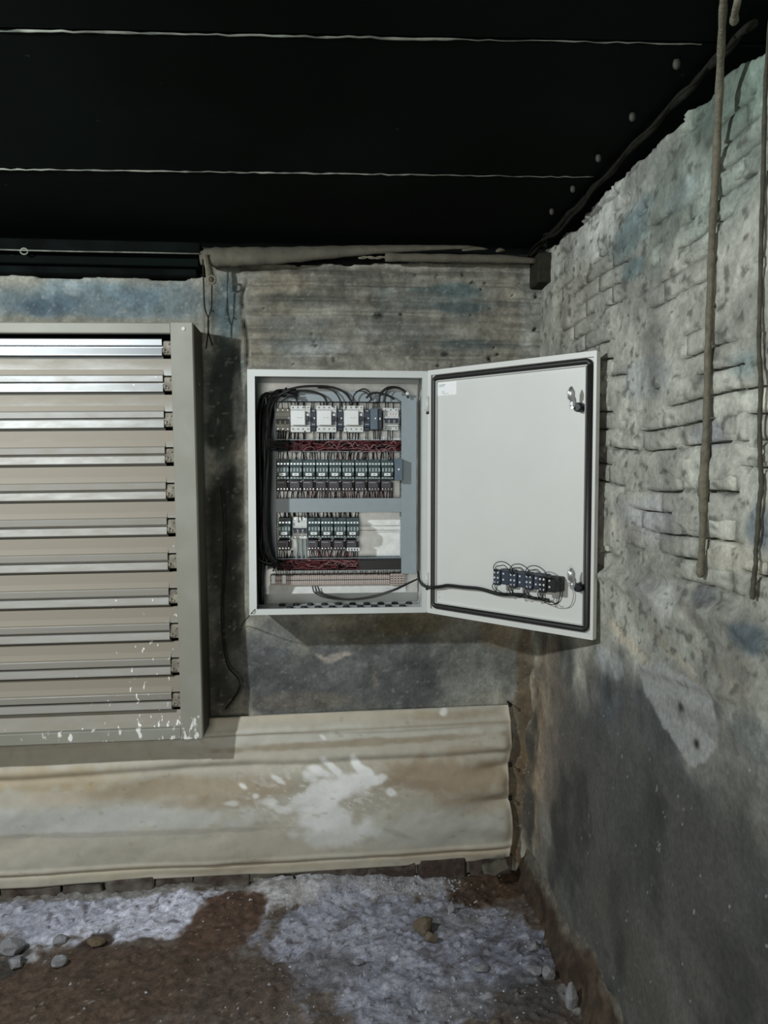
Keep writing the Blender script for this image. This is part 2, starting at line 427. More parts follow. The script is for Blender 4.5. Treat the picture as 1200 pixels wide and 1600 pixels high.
# ------------------------------------------------------------------ back wall
def bY(px, py, rx, rz, c, st, rot=0.0):
    p = onY(px, py, WALL_Y); k = WALL_Y / FPX
    return (p[0], p[2], rx * k, rz * k, rot, c, st)
def back_wall():
    x = np.arange(-2.4, 0.83, 0.006); z = np.arange(-0.12, 2.235, 0.006)
    X, Z = np.meshgrid(x, z, indexing='ij')
    Y = np.full(X.shape, WALL_Y)
    zbox = 1.77
    up = sstep(1.68, 1.80, Z) * sstep(-0.30, -0.22, X)
    n = fbm(X * 9, Z * 9, 11, 5); nf = fbm(X * 45, Z * 45, 21, 4)
    Y = Y + (n - .5) * 0.016 + (nf - .5) * 0.007 * (0.35 + up)
    # soft brick courses under the thin plaster above the cabinet
    zz = Z + (fbm(X * 3, Z * 3, 31, 3) - .5) * 0.03
    crs = np.abs(((zz / 0.05) % 1.0) - 0.5) * 2          # 1 at joints
    Y = Y + sstep(0.62, 0.98, crs) * 0.016 * up * sstep(.32, .62, fbm(X * 4, Z * 14, 33, 3))
    pits = sstep(.80, .85, fbm(X * 30, Z * 44, 35, 3)) * up
    Y = Y + pits * 0.012
    # upright crack between pier and wall, and the sunken strip beside it
    xc = onY(384, 700, WALL_Y)[0] + (fbm(Z * 7, Z * 0 + 3, 41, 3) - .5) * 0.03
    cr = np.exp(-((X - xc) / 0.005) ** 2) * (.25 + .75 * sstep(.42, .58, fbm(Z * 22, Z * 0 + 9, 49, 3))) * sstep(1.5, 1.7, Z) * sstep(2.14, 2.06, Z)
    Y = Y + cr * 0.018
    strip = sstep(xc + .004, xc - .004, X) * sstep(-0.41, -0.405, X) * (Z > 0.5)
    Y = Y + strip * (0.012 + (fbm(X * 30, Z * 6, 43, 4) - .5) * 0.03)
    left = sstep(-0.41, -0.43, X)
    Y = Y + left * 0.012
    # ragged head of the wall: a dark gap behind the poles
    ztl = onY(150, 431, WALL_Y)[2]
    ztr = onY(500, 412, WALL_Y)[2]
    zt = np.where(X < -0.40, ztl, ztr + 0.02 * sstep(-.1, .5, X)) + (fbm(X * 14, X * 0 + 5, 45, 4) - .5) * 0.02
    gap = sstep(-0.003, 0.003, Z - zt)
    Y = Y + gap * 0.06
    # corner fillet of mud
    cf = sstep(0.66, 0.77, X)
    Y = Y - cf * cf * (0.03 + .045 * (fbm(X * 16, Z * 16, 47, 2) - .4)) * sstep(1.3, .9, Z) * (0.6 + n)
    blobs = [
        bY(560, 500, 260, 90, (122, 120, 110), .6),
        bY(440, 450, 55, 45, (122, 113, 98), .65), bY(400, 540, 30, 40, (128, 122, 108), .6),
        bY(690, 470, 90, 26, (84, 93, 93), .7), bY(500, 465, 50, 14, (88, 88, 80), .7), bY(560, 440, 60, 8, (84, 84, 76), .6),
        bY(620, 520, 90, 20, (112, 116, 114), .5), bY(720, 540, 60, 14, (96, 100, 98), .6), bY(470, 540, 50, 16, (100, 106, 106), .6),
        bY(640, 500, 140, 6, (90, 92, 86), .6), bY(780, 500, 30, 60, (118, 114, 102), .5),
        bY(455, 466, 60, 9, (74, 76, 70), .75), bY(520, 452, 50, 5, (78, 78, 70), .7), bY(560, 470, 40, 8, (84, 82, 74), .6), bY(690, 452, 70, 11, (62, 74, 74), .85), bY(700, 480, 70, 8, (66, 76, 76), .8), bY(800, 475, 40, 6, (80, 82, 78), .6),
        bY(735, 538, 70, 8, (72, 80, 78), .7), bY(640, 548, 60, 7, (80, 80, 74), .6), bY(470, 505, 60, 12, (86, 90, 90), .5), bY(560, 425, 240, 7, (70, 69, 62), .7), bY(590, 493, 6, 5, (40, 40, 38), .9), bY(695, 553, 8, 4, (44, 44, 42), .9), bY(520, 562, 3, 6, (52, 52, 48), .8), bY(520, 545, 60, 10, (132, 134, 132), .6),  # long thin dark blob under the poles paints in their soft shadow
        bY(830, 500, 16, 90, (140, 142, 138), .6),
        bY(150, 470, 200, 30, (82, 95, 100), .9), bY(80, 480, 50, 22, (66, 82, 94), .7), bY(220, 465, 40, 16, (72, 86, 94), .5), bY(110, 450, 12, 12, (128, 136, 138), .6), bY(290, 470, 40, 30, (104, 112, 112), .6), bY(150, 503, 200, 8, (104, 104, 92), .7),
        bY(355, 480, 26, 60, (70, 84, 88), .85), bY(355, 570, 26, 40, (54, 66, 68), .85), bY(350, 640, 28, 120, (42, 46, 42), .95), bY(345, 850, 30, 160, (36, 37, 33), .95), bY(350, 1040, 30, 100, (42, 42, 37), .95), bY(372, 640, 8, 60, (116, 116, 112), .7), bY(365, 700, 8, 14, (104, 98, 86), .6),  # dark blobs beside the shutter deepen its cast shadow in the colour
        bY(560, 1050, 230, 70, (84, 86, 86), .95), bY(450, 1080, 70, 40, (74, 74, 76), .7), bY(640, 1060, 60, 50, (76, 76, 78), .6), bY(430, 1000, 40, 40, (96, 98, 100), .5), bY(480, 1095, 80, 14, (104, 98, 86), .5),
        bY(740, 1060, 60, 50, (124, 126, 120), .8), bY(770, 1100, 40, 20, (132, 130, 120), .6),
        bY(560, 985, 60, 26, (102, 95, 80), .5), bY(640, 975, 60, 20, (92, 84, 64), .6), bY(780, 985, 30, 26, (116, 104, 86), .7), bY(440, 970, 40, 20, (88, 88, 86), .5),  # brown blobs below the cabinet paint in the tone of its shadow
        bY(520, 1028, 20, 7, (138, 132, 124), .9, .3), bY(500, 1026, 12, 4, (140, 134, 126), .9, -.5), bY(540, 1022, 10, 4, (140, 134, 126), .8), bY(585, 1062, 6, 16, (118, 110, 100), .6),
        bY(818, 1060, 12, 90, (90, 80, 66), .85), bY(820, 1130, 18, 50, (86, 74, 58), .8), bY(815, 1260, 22, 110, (92, 81, 66), .9), bY(818, 1200, 10, 40, (84, 70, 54), .8), bY(815, 1330, 22, 30, (84, 70, 54), .8),
    ]
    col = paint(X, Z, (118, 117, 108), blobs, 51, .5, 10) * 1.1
    col = col * (.76 + .50 * fbm(X * 5, Z * 8, 57, 4))[..., None]
    v = fbm(X * 30, Z * 30, 61, 5)
    col = col * (0.78 + 0.44 * v)[..., None]
    streak = fbm(X * 5, Z * 60, 63, 3)
    col = mixc(col, (84, 84, 78), up * sstep(.55, .72, streak) * .45)
    col = mixc(col, (150, 148, 140), sstep(.70, .78, fbm(X * 60, Z * 90, 67, 3)) * .45)
    col = mixc(col, (40, 40, 36), pits * .8)
    col = mixc(col, (30, 31, 29), cr * .9)
    col = mixc(col, (12, 14, 13), gap * .95)
    P = np.stack([X, Y, Z], -1)
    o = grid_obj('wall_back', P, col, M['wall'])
    o['kind'] = 'structure'
    return o
wall_back = back_wall()

# ------------------------------------------------------------------ right wall
def bX(px, py, rx, ry, c, st, rot=0.0):
    p = onX(px, py, WALL_X)
    a = onX(px + 1, py, WALL_X); b = onX(px, py + 1, WALL_X)
    return (p[1], p[2], rx * abs(a[1] - p[1]), ry * abs(b[2] - p[2]), rot, c, st)
R_BLOBS = [
    bX(1000, 560, 300, 220, (134, 134, 126), .5), bX(1100, 250, 140, 160, (106, 114, 106), .8), bX(1160, 110, 90, 100, (78, 90, 82), .8), bX(950, 340, 70, 60, (132, 134, 130), .7),  # darkest blob, top right, paints in dimmer lamp light near the ceiling
    bX(985, 370, 30, 40, (92, 106, 106), .8), bX(990, 420, 20, 20, (84, 102, 104), .7), bX(1000, 330, 30, 20, (100, 114, 116), .6), bX(1070, 300, 30, 30, (112, 122, 122), .6),
    bX(1010, 590, 40, 30, (116, 120, 122), .5), bX(1160, 570, 20, 20, (104, 118, 118), .6), bX(1010, 810, 50, 40, (128, 128, 132), .6), bX(1110, 680, 30, 20, (104, 106, 112), .6), bX(1190, 830, 20, 40, (88, 96, 102), .7),
    bX(975, 830, 40, 20, (128, 124, 116), .5), bX(1150, 870, 60, 30, (132, 128, 116), .6), bX(890, 480, 40, 70, (126, 124, 114), .6), bX(900, 600, 40, 60, (112, 116, 112), .5),
    bX(1100, 930, 26, 18, (78, 80, 82), .8), bX(1180, 1000, 36, 26, (80, 90, 96), .85), bX(1090, 960, 50, 14, (92, 90, 84), .6, .3), bX(1030, 930, 40, 30, (138, 138, 136), .6),
    # smooth render below: soot, pale scar, brown by the corner
    bX(1080, 1330, 330, 260, (76, 76, 73), .8), bX(1010, 1160, 100, 110, (56, 59, 61), .95), bX(950, 1110, 40, 60, (72, 75, 78), .85), bX(1060, 1300, 180, 110, (56, 58, 58), .9), bX(1130, 1420, 170, 170, (46, 46, 43), .9), bX(970, 1420, 70, 120, (66, 64, 59), .85),
    bX(1095, 1200, 30, 26, (112, 110, 104), .7), bX(955, 1035, 26, 24, (140, 142, 142), .8),
    bX(1120, 1105, 14, 22, (72, 74, 74), .7), bX(1160, 1060, 30, 60, (104, 102, 94), .6), bX(1180, 1150, 40, 40, (84, 88, 88), .7), bX(1140, 1050, 60, 10, (120, 116, 106), .7, .25),
    bX(1060, 1020, 60, 8, (128, 123, 112), .7, .25), bX(985, 1000, 40, 14, (140, 132, 118), .7, .2),
    bX(865, 1090, 30, 90, (134, 122, 106), .9), bX(885, 1220, 36, 100, (118, 104, 92), .85), bX(850, 1200, 14, 150, (120, 106, 88), .9), bX(920, 1060, 22, 60, (140, 136, 126), .7),
    bX(870, 1330, 24, 40, (112, 102, 92), .7), bX(930, 1250, 30, 90, (92, 88, 82), .7),
    bX(1160, 1560, 170, 110, (36, 34, 31), .9), bX(1190, 1380, 40, 90, (40, 44, 44), .8), bX(1030, 1540, 60, 80, (58, 52, 46), .8),
    bX(1073, 1105, 4, 7, (28, 28, 28), 1.0), bX(1099, 1162, 4, 7, (28, 28, 28), 1.0), bX(973, 1490, 5, 5, (16, 14, 12), 1.0),
]
def poly_mask(u, v, pts, soft, seed):
    pts = [(float(p[1]), float(p[2])) for p in (onX(a, b, WALL_X) for a, b in pts)]
    n1 = (fbm(u * 40, v * 40, seed, 3) - .5) * .02
    d = np.full(u.shape, 1e9); ins = np.zeros(u.shape, bool)
    for i in range(len(pts)):
        (ax, ay), (bx, by) = pts[i], pts[(i + 1) % len(pts)]
        ex, ey = bx - ax, by - ay
        t = np.clip(((u - ax) * ex + (v - ay) * ey) / (ex * ex + ey * ey), 0, 1)
        d = np.minimum(d, np.hypot(u - ax - t * ex, v - ay - t * ey))
        c = ((ay > v) != (by > v)) & (u < (bx - ax) * (v - ay) / (by - ay + 1e-12) + ax)
        ins ^= c
    return sstep(soft, -soft, np.where(ins, -d, d) + n1)
def right_color(Yc, Zc):
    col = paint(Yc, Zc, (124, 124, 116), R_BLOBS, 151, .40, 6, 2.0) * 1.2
    col = col * (.72 + .60 * fbm(Yc * 9, Zc * 7, 155, 4))[..., None]
    v = fbm(Yc * 30, Zc * 30, 161, 5)
    col = col * (0.80 + 0.40 * v)[..., None]
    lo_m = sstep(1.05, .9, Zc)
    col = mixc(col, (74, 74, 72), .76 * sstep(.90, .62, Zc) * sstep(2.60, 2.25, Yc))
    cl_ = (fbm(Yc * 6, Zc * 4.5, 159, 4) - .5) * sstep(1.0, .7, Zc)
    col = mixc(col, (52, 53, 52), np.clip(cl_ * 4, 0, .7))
    col = mixc(col, (96, 93, 87), np.clip(-cl_ * 2.2, 0, .25))
    scar = poly_mask(Yc, Zc, ((1002, 1042), (1040, 1034), (1085, 1060), (1118, 1080), (1130, 1120), (1130, 1165), (1112, 1188), (1088, 1197), (1062, 1160), (1036, 1118), (1014, 1080)), .005, 157)
    col = mixc(col, np.array((146, 147, 145.)), scar * .92)
    for px, py in ((1073, 1105), (1099, 1162)):
        p = onX(px, py, WALL_X)
        col = mixc(col, (26, 26, 26), np.exp(-((Yc - p[1]) / .012) ** 2 - ((Zc - p[2]) / .010) ** 2))
    col = mixc(col, (168, 168, 164), sstep(.83, .87, fbm(Yc * 70, Zc * 60, 163, 3)) * (.35 + .3 * lo_m))
    col = mixc(col, (70, 70, 64), sstep(.66, .76, fbm(Yc * 34, Zc * 55, 165, 3)) * .55 * (1 - lo_m))
    sc = sstep(.60, .72, fbm(Yc * 5, Zc * 14, 167, 4)) * lo_m
    col = mixc(col, (92, 90, 86), sc * .4)
    return col
CRS, BLEN = 0.0485, 0.215
def brick_zone(Yc, Zc): return sstep(1.12, 1.24, Zc + (fbm(Yc * 5, Zc * 5, 171, 3) - .5) * .12) * sstep(2.62, 2.45, Yc)
def slurry(Yc, Zc): return fbm(Yc * 7, Zc * 22, 173, 4)
def zwarp(Yc): return 0.012 * np.sin(Yc * 3.1) + 0.006 * np.sin(Yc * 9 + 1)
def right_wall():
    y = np.arange(0.3, 2.76, 0.0055); z = np.arange(-0.12, 2.235, 0.0055)
    Yc, Zc = np.meshgrid(y, z, indexing='ij')
    X = np.full(Yc.shape, WALL_X)
    bz = brick_zone(Yc, Zc)
    n = fbm(Yc * 8, Zc * 8, 181, 5); nf = fbm(Yc * 40, Zc * 40, 191, 4)
    X = X - (n - .5) * .012 - (nf - .5) * .005 * (.25 + .9 * bz)
    zz = Zc - zwarp(Yc)
    row = np.floor(zz / CRS)
    jz = np.abs((zz / CRS) % 1.0 - 0.0); jz = np.minimum(jz, 1 - jz) * CRS
    fy = ((Yc / BLEN) + 0.5 * (row % 2)) % 1.0
    jy = np.minimum(fy, 1 - fy) * BLEN
    joint = np.maximum(sstep(.006, .002, jz), sstep(.005, .002, jy) * .8)
    cover = sstep(.42, .50, slurry(Yc, Zc))
    X = X + bz * (joint * .016 * (1 - cover) + .004 - cover * .0065)
    # step where the smooth render ends, with thick lips
    e = Zc + (fbm(Yc * 5, Zc * 5, 171, 3) - .5) * .12
    X = X - sstep(1.17, 1.13, e) * .012 - np.exp(-((e - 1.13) / .02) ** 2) * .012 * (.3 + n)
    # shallow scars in the render
    p1 = onX(1010, 1040, WALL_X); p2 = onX(1165, 1090, WALL_X)
    t = np.clip((Yc - p1[1]) / (p2[1] - p1[1]), -.1, 1.1); zl = p1[2] + t * (p2[2] - p1[2])
    X = X - np.exp(-((Zc - zl) / .012) ** 2) * .009 * ((t > 0) & (t < 1))
    X = X - .032 * sstep(.95, 0.0, Zc)      # the wall thickens towards its foot
    # ragged head with a black gap to the ceiling
    zt = 2.205 + (fbm(Yc * 11, Yc * 0 + 2, 195, 4) - .5) * .06
    gap = sstep(-.004, .004, Zc - zt)
    X = X + gap * .07
    # mud in the corner
    X = X - sstep(2.62, 2.72, Yc) ** 2 * .02 * sstep(1.3, .9, Zc) * (.6 + n)
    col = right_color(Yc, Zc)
    col = mixc(col, (60, 60, 54), bz * joint * (1 - cover) * .55)
    col = mixc(col, (10, 12, 11), gap * .96)
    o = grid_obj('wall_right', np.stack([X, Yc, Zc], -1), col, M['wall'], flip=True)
    o['kind'] = 'structure'
    return o
wall_right = right_wall()
def wall_bricks():
    r = np.random.RandomState(5)
    nu, nv = 10, 5
    made = 0
    for k in range(int(1.17 / CRS), int(2.16 / CRS)):
        for j in range(3, 13):
            y0 = (j - 0.5 * (k % 2)) * BLEN; y1 = y0 + BLEN
            yc = (y0 + y1) / 2; zc = (k + .5) * CRS + float(zwarp(np.array(yc)))
            if yc < .80 or yc > 2.5: continue
            bzc = float(brick_zone(np.array([yc]), np.array([zc]))[0])
            if bzc < .75: continue
            u = np.linspace(0, 1, nu); v = np.linspace(0, 1, nv)
            Uu, Vv = np.meshgrid(u, v, indexing='ij')
            gy, gz = .0030 + r.rand() * .0015, .0022 + r.rand() * .0015
            Yc = y0 + gy + Uu * (BLEN - 2 * gy); Zc = (k * CRS) + gz + Vv * (CRS - 2 * gz)
            wob = (fbm(Yc * 60, Zc * 60, 201, 3) - .5) * .006
            Yc2 = Yc + wob; Zc2 = Zc + zwarp(Yc) + (fbm(Yc * 40, Zc * 70, 205, 3) - .5) * .006
            edge = np.minimum(np.minimum(Uu, 1 - Uu) * BLEN, np.minimum(Vv, 1 - Vv) * CRS)
            X = WALL_X + .0015 - r.rand() * .003 - (fbm(Yc * 40, Zc * 40, 191, 4) - .5) * .006 - (fbm(Yc * 8, Zc * 8, 181, 5) - .5) * .012
            rim = (edge < 1e-6)
            X = np.where(rim, X + .002, X)
            # ring pushed back into the wall
            P = np.stack([X, Yc2, Zc2], -1)
            c = right_color(Yc2, Zc2) * (0.97 + r.rand() * .1)
            verts = P.reshape(-1, 3); cols = c.reshape(-1, 3)
            idx = np.arange(nu * nv).reshape(nu, nv)
            ring = list(idx[:, 0]) + list(idx[-1, 1:]) + list(idx[-2::-1, -1]) + list(idx[0, -2:0:-1])
            back = verts[ring].copy(); back[:, 0] = WALL_X + .03
            nb = len(verts); m_ = len(ring)
            faces = [tuple(int(t) for t in (idx[a, b], idx[a, b + 1], idx[a + 1, b + 1], idx[a + 1, b])) for a in range(nu - 1) for b in range(nv - 1)]
            faces += [(int(ring[i]), int(ring[(i + 1) % m_]), nb + (i + 1) % m_, nb + i) for i in range(m_)]
            me = bpy.data.meshes.new('brick')
            me.from_pydata([tuple(map(float, q)) for q in np.vstack([verts, back])], [], faces)
            me.polygons.foreach_set('use_smooth', [True] * len(faces))
            set_col(me, np.vstack([cols, cols[[list(range(nb)).index(t) for t in ring]] * .6]))
            me.materials.append(M['wall'])
            o = bpy.data.objects.new('brick', me); COL.objects.link(o); o.parent = wall_right
            made += 1
    return made
wall_bricks()

# ------------------------------------------------------------------ floor
def bZ(px, py, rx, ry, c, st, rot=0.0):
    p = onZ(px, py, FLOOR_Z); a = onZ(px + 1, py, FLOOR_Z); b = onZ(px, py + 1, FLOOR_Z)
    return (p[0], p[1], rx * abs(a[0] - p[0]), ry * abs(b[1] - p[1]), rot, c, st)
def floor_z(X, Yc):
    return FLOOR_Z + (fbm(X * 7, Yc * 7, 301, 4) - .5) * .03 + (fbm(X * 32, Yc * 32, 311, 4) - .5) * .015 + sstep(.70, .82, fbm(X * 40, Yc * 40, 313, 2)) * .008 + sstep(2.54, 2.68, Yc) * (.012 + .05 * (fbm(X * 6, X * 0 + 7, 315, 3) - .42)) * sstep(1.2, .3, np.abs(X + .35))
def make_floor():
    def sheet_(x0, x1, y0, y1, st):
        x = np.arange(x0, x1 + st / 2, st); y = np.arange(y0, y1 + st / 2, st)
        return np.meshgrid(x, y, indexing='ij')
    X, Yc = sheet_(-1.6, .80, 1.3, 2.78, .006)
    Z = floor_z(X, Yc)
    pw, pb = (196, 198, 214), (146, 148, 162)
    blobs = [bZ(200, 1430, 260, 40, pw, .95), bZ(60, 1430, 120, 30, (150, 152, 166), .7), bZ(40, 1490, 34, 20, (150, 152, 156), .8), bZ(470, 1395, 90, 26, (176, 174, 176), .9), bZ(600, 1385, 120, 26, (160, 160, 164), .9),
             bZ(600, 1475, 240, 95, pb, .95), bZ(560, 1470, 60, 40, (158, 160, 172), .7), bZ(650, 1560, 140, 50, (140, 142, 154), .9), bZ(800, 1490, 80, 50, (122, 124, 136), .9), bZ(690, 1440, 60, 20, (112, 110, 112), .6),
             bZ(490, 1520, 80, 40, (96, 92, 94), .6), bZ(830, 1560, 60, 40, (72, 72, 74), .7), bZ(900, 1560, 24, 40, (150, 148, 146), .8), bZ(720, 1560, 60, 30, (112, 108, 108), .6),
             bZ(360, 1430, 56, 36, (84, 66, 56), 1), bZ(330, 1470, 60, 30, (84, 66, 56), 1), bZ(150, 1540, 260, 66, (80, 66, 56), 1), bZ(150, 1470, 26, 14, (58, 46, 40), .9), bZ(380, 1540, 90, 60, (84, 72, 64), .95), bZ(20, 1500, 20, 26, (60, 58, 56), .7),
             bZ(790, 1380, 90, 28, (78, 62, 48), .95), bZ(740, 1400, 40, 16, (70, 56, 46), .9), bZ(860, 1400, 30, 60, (104, 92, 76), .8), bZ(640, 1362, 160, 8, (84, 68, 56), .8), bZ(200, 1395, 200, 10, (120, 116, 110), .8)]
    col = paint(X, Yc, (92, 82, 74), blobs, 321, .42, 18, 1.0, (1.08, .80))
    v = fbm(X * 60, Yc * 60, 331, 4)
    col = col * (.72 + .56 * v)[..., None]
    pow_ = np.clip((col[..., 2] - col[..., 0] + 6) / 18, 0, 1)
    col = mixc(col, (84, 80, 82), sstep(.58, .70, fbm(X * 22, Yc * 22, 333, 5)) * .6 * pow_)
    col = mixc(col, (70, 66, 66), sstep(.72, .78, fbm(X * 70, Yc * 70, 335, 3)) * .7 * pow_)
    col = mixc(col, (190, 192, 204), sstep(.62, .70, fbm(X * 28, Yc * 28, 337, 4)) * .5 * pow_)
    col = mixc(col, (168, 162, 156), sstep(.82, .86, fbm(X * 90, Yc * 90, 339, 2)) * .5)
    o = grid_obj('floor', np.stack([X, Yc, Z], -1), col, M['floor'])
    o['kind'] = 'structure'
    X2, Y2 = sheet_(-2.5, .80, -.6, 1.34, .04)
    Z2 = floor_z(X2, Y2) - .012
    c2 = np.zeros(X2.shape + (3,)) + np.array((84, 74, 66.))
    q = grid_obj('soil', np.stack([X2, Y2, Z2], -1), c2, M['floor'], parent=o)
    X2, Y2 = sheet_(-2.5, -1.58, 1.3, 2.78, .04)
    q = grid_obj('soil', np.stack([X2, Y2, floor_z(X2, Y2) - .012], -1), np.zeros(X2.shape + (3,)) + np.array((110, 106, 106.)), M['floor'], parent=o)
make_floor()

# mud cove along the foot of the right wall
def mud_cove():
    y = np.arange(.5, 2.74, .008); t = np.linspace(0, 1, 26)
    Yc, Sg = np.meshgrid(y, t, indexing='ij')
    wd = .092 + (fbm(Yc * 5, Yc * 0, 401, 2) - .5) * .04; ht = .20 + (fbm(Yc * 4, Yc * 0 + 4, 403, 2) - .5) * .06
    prof_w = np.interp(Sg, [0, .35, .55, 1], [1, .55, .42, 0]); prof_h = np.interp(Sg, [0, .35, .55, 1], [-.1, .42, .62, 1.0])
    X = WALL_X - .018 - (wd - .02) * prof_w; Z = FLOOR_Z - .01 + ht * prof_h
    X = X - (fbm(Yc * 16, Sg * 5, 405, 3) - .5) * .024; Z = Z + (fbm(Yc * 16, Sg * 5, 407, 3) - .5) * .016
    X = X + sstep(.93, 1.0, Sg) * .03
    e = Sg + (fbm(Yc * 8, Sg * 3, 409, 3) - .5) * .4
    col = np.zeros(Yc.shape + (3,)) + np.array((72, 61, 50.))
    col = mixc(col, (100, 95, 86), sstep(.45, .60, e) * .95)
    col = mixc(col, (58, 44, 35), sstep(.52, .66, fbm(Yc * 9, Sg * 3, 411, 3)) * sstep(.6, .4, e) * .7)
    col = mixc(col, (24, 22, 20), sstep(.94, .985, Sg) * .8)
    col = col * (.7 + .6 * fbm(Yc * 50, Sg * 14, 413, 4))[..., None]
    o = grid_obj('trim_1', np.stack([X, Yc, Z], -1), col, M['wall'], flip=True)
    o['kind'] = 'structure'
mud_cove()

# ------------------------------------------------------------------ ceiling: dark panels with dusty seams
def make_ceiling():
    base = MB().box(-3.2, .95, -.8, 2.95, CEIL_Z + .05, CEIL_Z + .09).build('ceiling', 'soot')
    base['kind'] = 'structure'
    ang = math.atan2(-.045, 1.0)
    ca, sa = math.cos(ang), math.sin(ang)
    def rot(o):
        o.rotation_euler = (0, 0, ang); o.location = (0, 2.095, 0); o.parent = base
    for k in range(-4, 1):
        y0 = k * .645
        b = MB().box(-3.1, .88, y0 + .003, y0 + .645 - .003, CEIL_Z, CEIL_Z + .045, .004)
        rot(b.build('panel', 'ceiling'))
        # dusty lip hanging from the joint, uneven
        m = MB(); x = -3.1
        pts = []; rs = []
        while x < .76:
            pts.append((x, y0 + rnd.uniform(-.0015, .0015), CEIL_Z - .001 + rnd.uniform(-.0015, .001)))
            rs.append(.0021 * rnd.uniform(.55, 1.35) * (1.0 if x < .3 else .6)); x += .02
        m.tube(pts, rs, 6)
        rot(m.build('seam_lip', 'seam'))
    b = MB().box(-3.1, .88, .645 + .003, .645 + .15, CEIL_Z + .004, CEIL_Z + .045)
    rot(b.build('panel', 'ceiling'))
    return base
make_ceiling()

# black boards over the shutter: head beam
def head_beam():
    zt, zb = CEIL_Z - .004, onY(150, 431, 2.70)[2]
    x1 = onY(314, 410, 2.66)[0]
    r = empty('head_beam', ((x1 - 1.0), 2.70, zb), 'sooty black board beam above the shutter under the ceiling', 'beam')
    a = onY(150, 396, 2.655)[2]; b = onY(150, 412, 2.66)[2]; a2 = onY(150, 374, 2.64)[2]
    MB().box(-2.4, x1, 2.645, 2.79, a, min(zt, a2), .003).build('upper_board', 'soot', r)
    MB().box(-2.4, x1 - .01, 2.672, 2.79, b, a - .004, .003).build('middle_board', 'ceiling', r)
    MB().box(-2.4, x1 - .02, 2.690, 2.79, zb + .004, b - .003, .003).build('lower_board', 'soot', r)
    p = onY(38, 392, 2.64)
    m = MB(); pts = [onY(px, py, 2.638) for px, py in ((-260, 386), (-100, 388), (0, 390), (30, 391), (120, 393), (220, 394.5), (312, 396.5))]
    m.tube(pts, .0026, 6)
    ring = [Vector(p) + Vector((math.cos(t) * .012, -.002, -.002 + math.sin(t) * .010)) for t in [i * math.pi * 2 / 12 for i in range(13)]]
    m.tube(ring, .0026, 6)
    wi = set_origin(m.build('wire', 'seam'))
    tag(wi, 'thin dusty wire with a small loop stretched along the black beam', 'wire')
head_beam()

# poles on top of the back wall
def poles():
    m = MB()
    pts, rs = [], []
    for px, py, hw in ((313, 403, 13), (330, 402, 18), (380, 401, 18), (440, 399, 16), (520, 394, 12), (600, 389.5, 8), (680, 387, 5), (740, 386, 3)):
        pts.append(onY(px, py, 2.665)); rs.append(hw * 2.66 / FPX)
    n = 12
    sp = spline(pts, 5); rr = np.interp(np.linspace(0, len(rs) - 1, len(sp)), range(len(rs)), rs)
    rr = [q * (1 + .06 * math.sin(i * 2.3)) for i, q in enumerate(rr)]
    m.tube(sp, rr, n, flat=.7)
    o = tag(set_origin(m.build('pole', 'pole')), 'long tapering dusty pole lying along the top of the back wall', 'pole')
    m = MB()
    pts = [onY(px, py, 2.645) for px, py in ((602, 402), (660, 403), (730, 404), (790, 405), (838, 408))]
    sp = spline(pts, 5)
    m.tube(sp, [.0145 * (1 + .08 * math.sin(i * 1.9)) * (1 if i < len(sp) - 4 else .75) for i in range(len(sp))], 10)
    tag(set_origin(m.build('pole', 'pole')), 'shorter dusty pole end nearest the right corner above the cabinet', 'pole')
    # twisted cord binding
    m = MB()
    for k in range(2):
        pts = [Vector(onY(560 + i * 3.5, 402.5 + 1.5 * math.sin(i * .9 + k * 2.2), 2.643)) for i in range(15)]
        m.tube(pts, .0028, 6)
    tag(set_origin(m.build('cord', 'mudcable')), 'short twisted cord lying between the two dusty poles', 'cord')
    # scraps by the corner
    for lab, px, py, w_, h_ in (('broken dusty splinter lying on the short pole near the corner', 742, 390, 40, 4), ('small pale chip lying on the short pole right of the splinter', 782, 392, 14, 4)):
        p0, p1 = onY(px - w_ / 2, py + 1, 2.655), onY(px + w_ / 2, py - 1, 2.655)
        m = MB(); m.tube(spline([p0, (Vector(p0) + Vector(p1)) / 2 + Vector((0, 0, .004)), p1], 3), [.004, .008, .009, .0095, .008, .006, .003][:7], 7, flat=.6)
        tag(set_origin(m.build('splinter', 'pole')), lab, 'splinter')
    # sooty timber stub let into the right wall
    a, b = onX(838, 402, WALL_X), onX(858, 440, WALL_X)
    m = MB().box(WALL_X - .045, WALL_X + .03, 2.60, 2.715, onX(848, 444, WALL_X - .02)[2], onX(848, 398, WALL_X - .02)[2], .005)
    tag(set_origin(m.build('timber_stub', 'timber')), 'dark square timber stub set in the corner beside the short pole', 'timber')
poles()

# hanging strap and wires at the pole's left end
def strap():
    Yp = 2.63
    r = empty('hanging_strap', onY(328, 445, Yp), 'dusty strap with an eye and loose wires hanging from the pole end', 'strap')
    m = MB(); pts = spline([onY(322, 398, 2.625), onY(325, 415, 2.628), onY(328, 430, Yp), onY(330, 444, Yp)], 4)
    m.tube(pts, [.011, .012, .013, .013, .014, .014, .015, .016, .017, .017, .016, .014, .010][:len(pts)], 8, flat=.4)
    m.build('strap', 'mudcable', r)
    c = Vector(onY(331, 437, Yp - .008))
    MB().tube([c + Vector((math.cos(t) * .012, 0, math.sin(t) * .013)) for t in [i * math.pi / 6 for i in range(13)]], .004, 6).build('eye', 'mudcable', r)
    for pts in (((317, 405), (318, 440), (320, 480), (326, 500), (325, 520), (322, 545)), ((331, 446), (331, 465), (330, 482), (325, 500), (326, 520), (332, 540)), ((330, 484), (334, 487))):
        MB().tube(spline([onY(a, b, Yp) for a, b in pts], 5), .0024, 6).build('wire', 'darkcable', r)
strap()

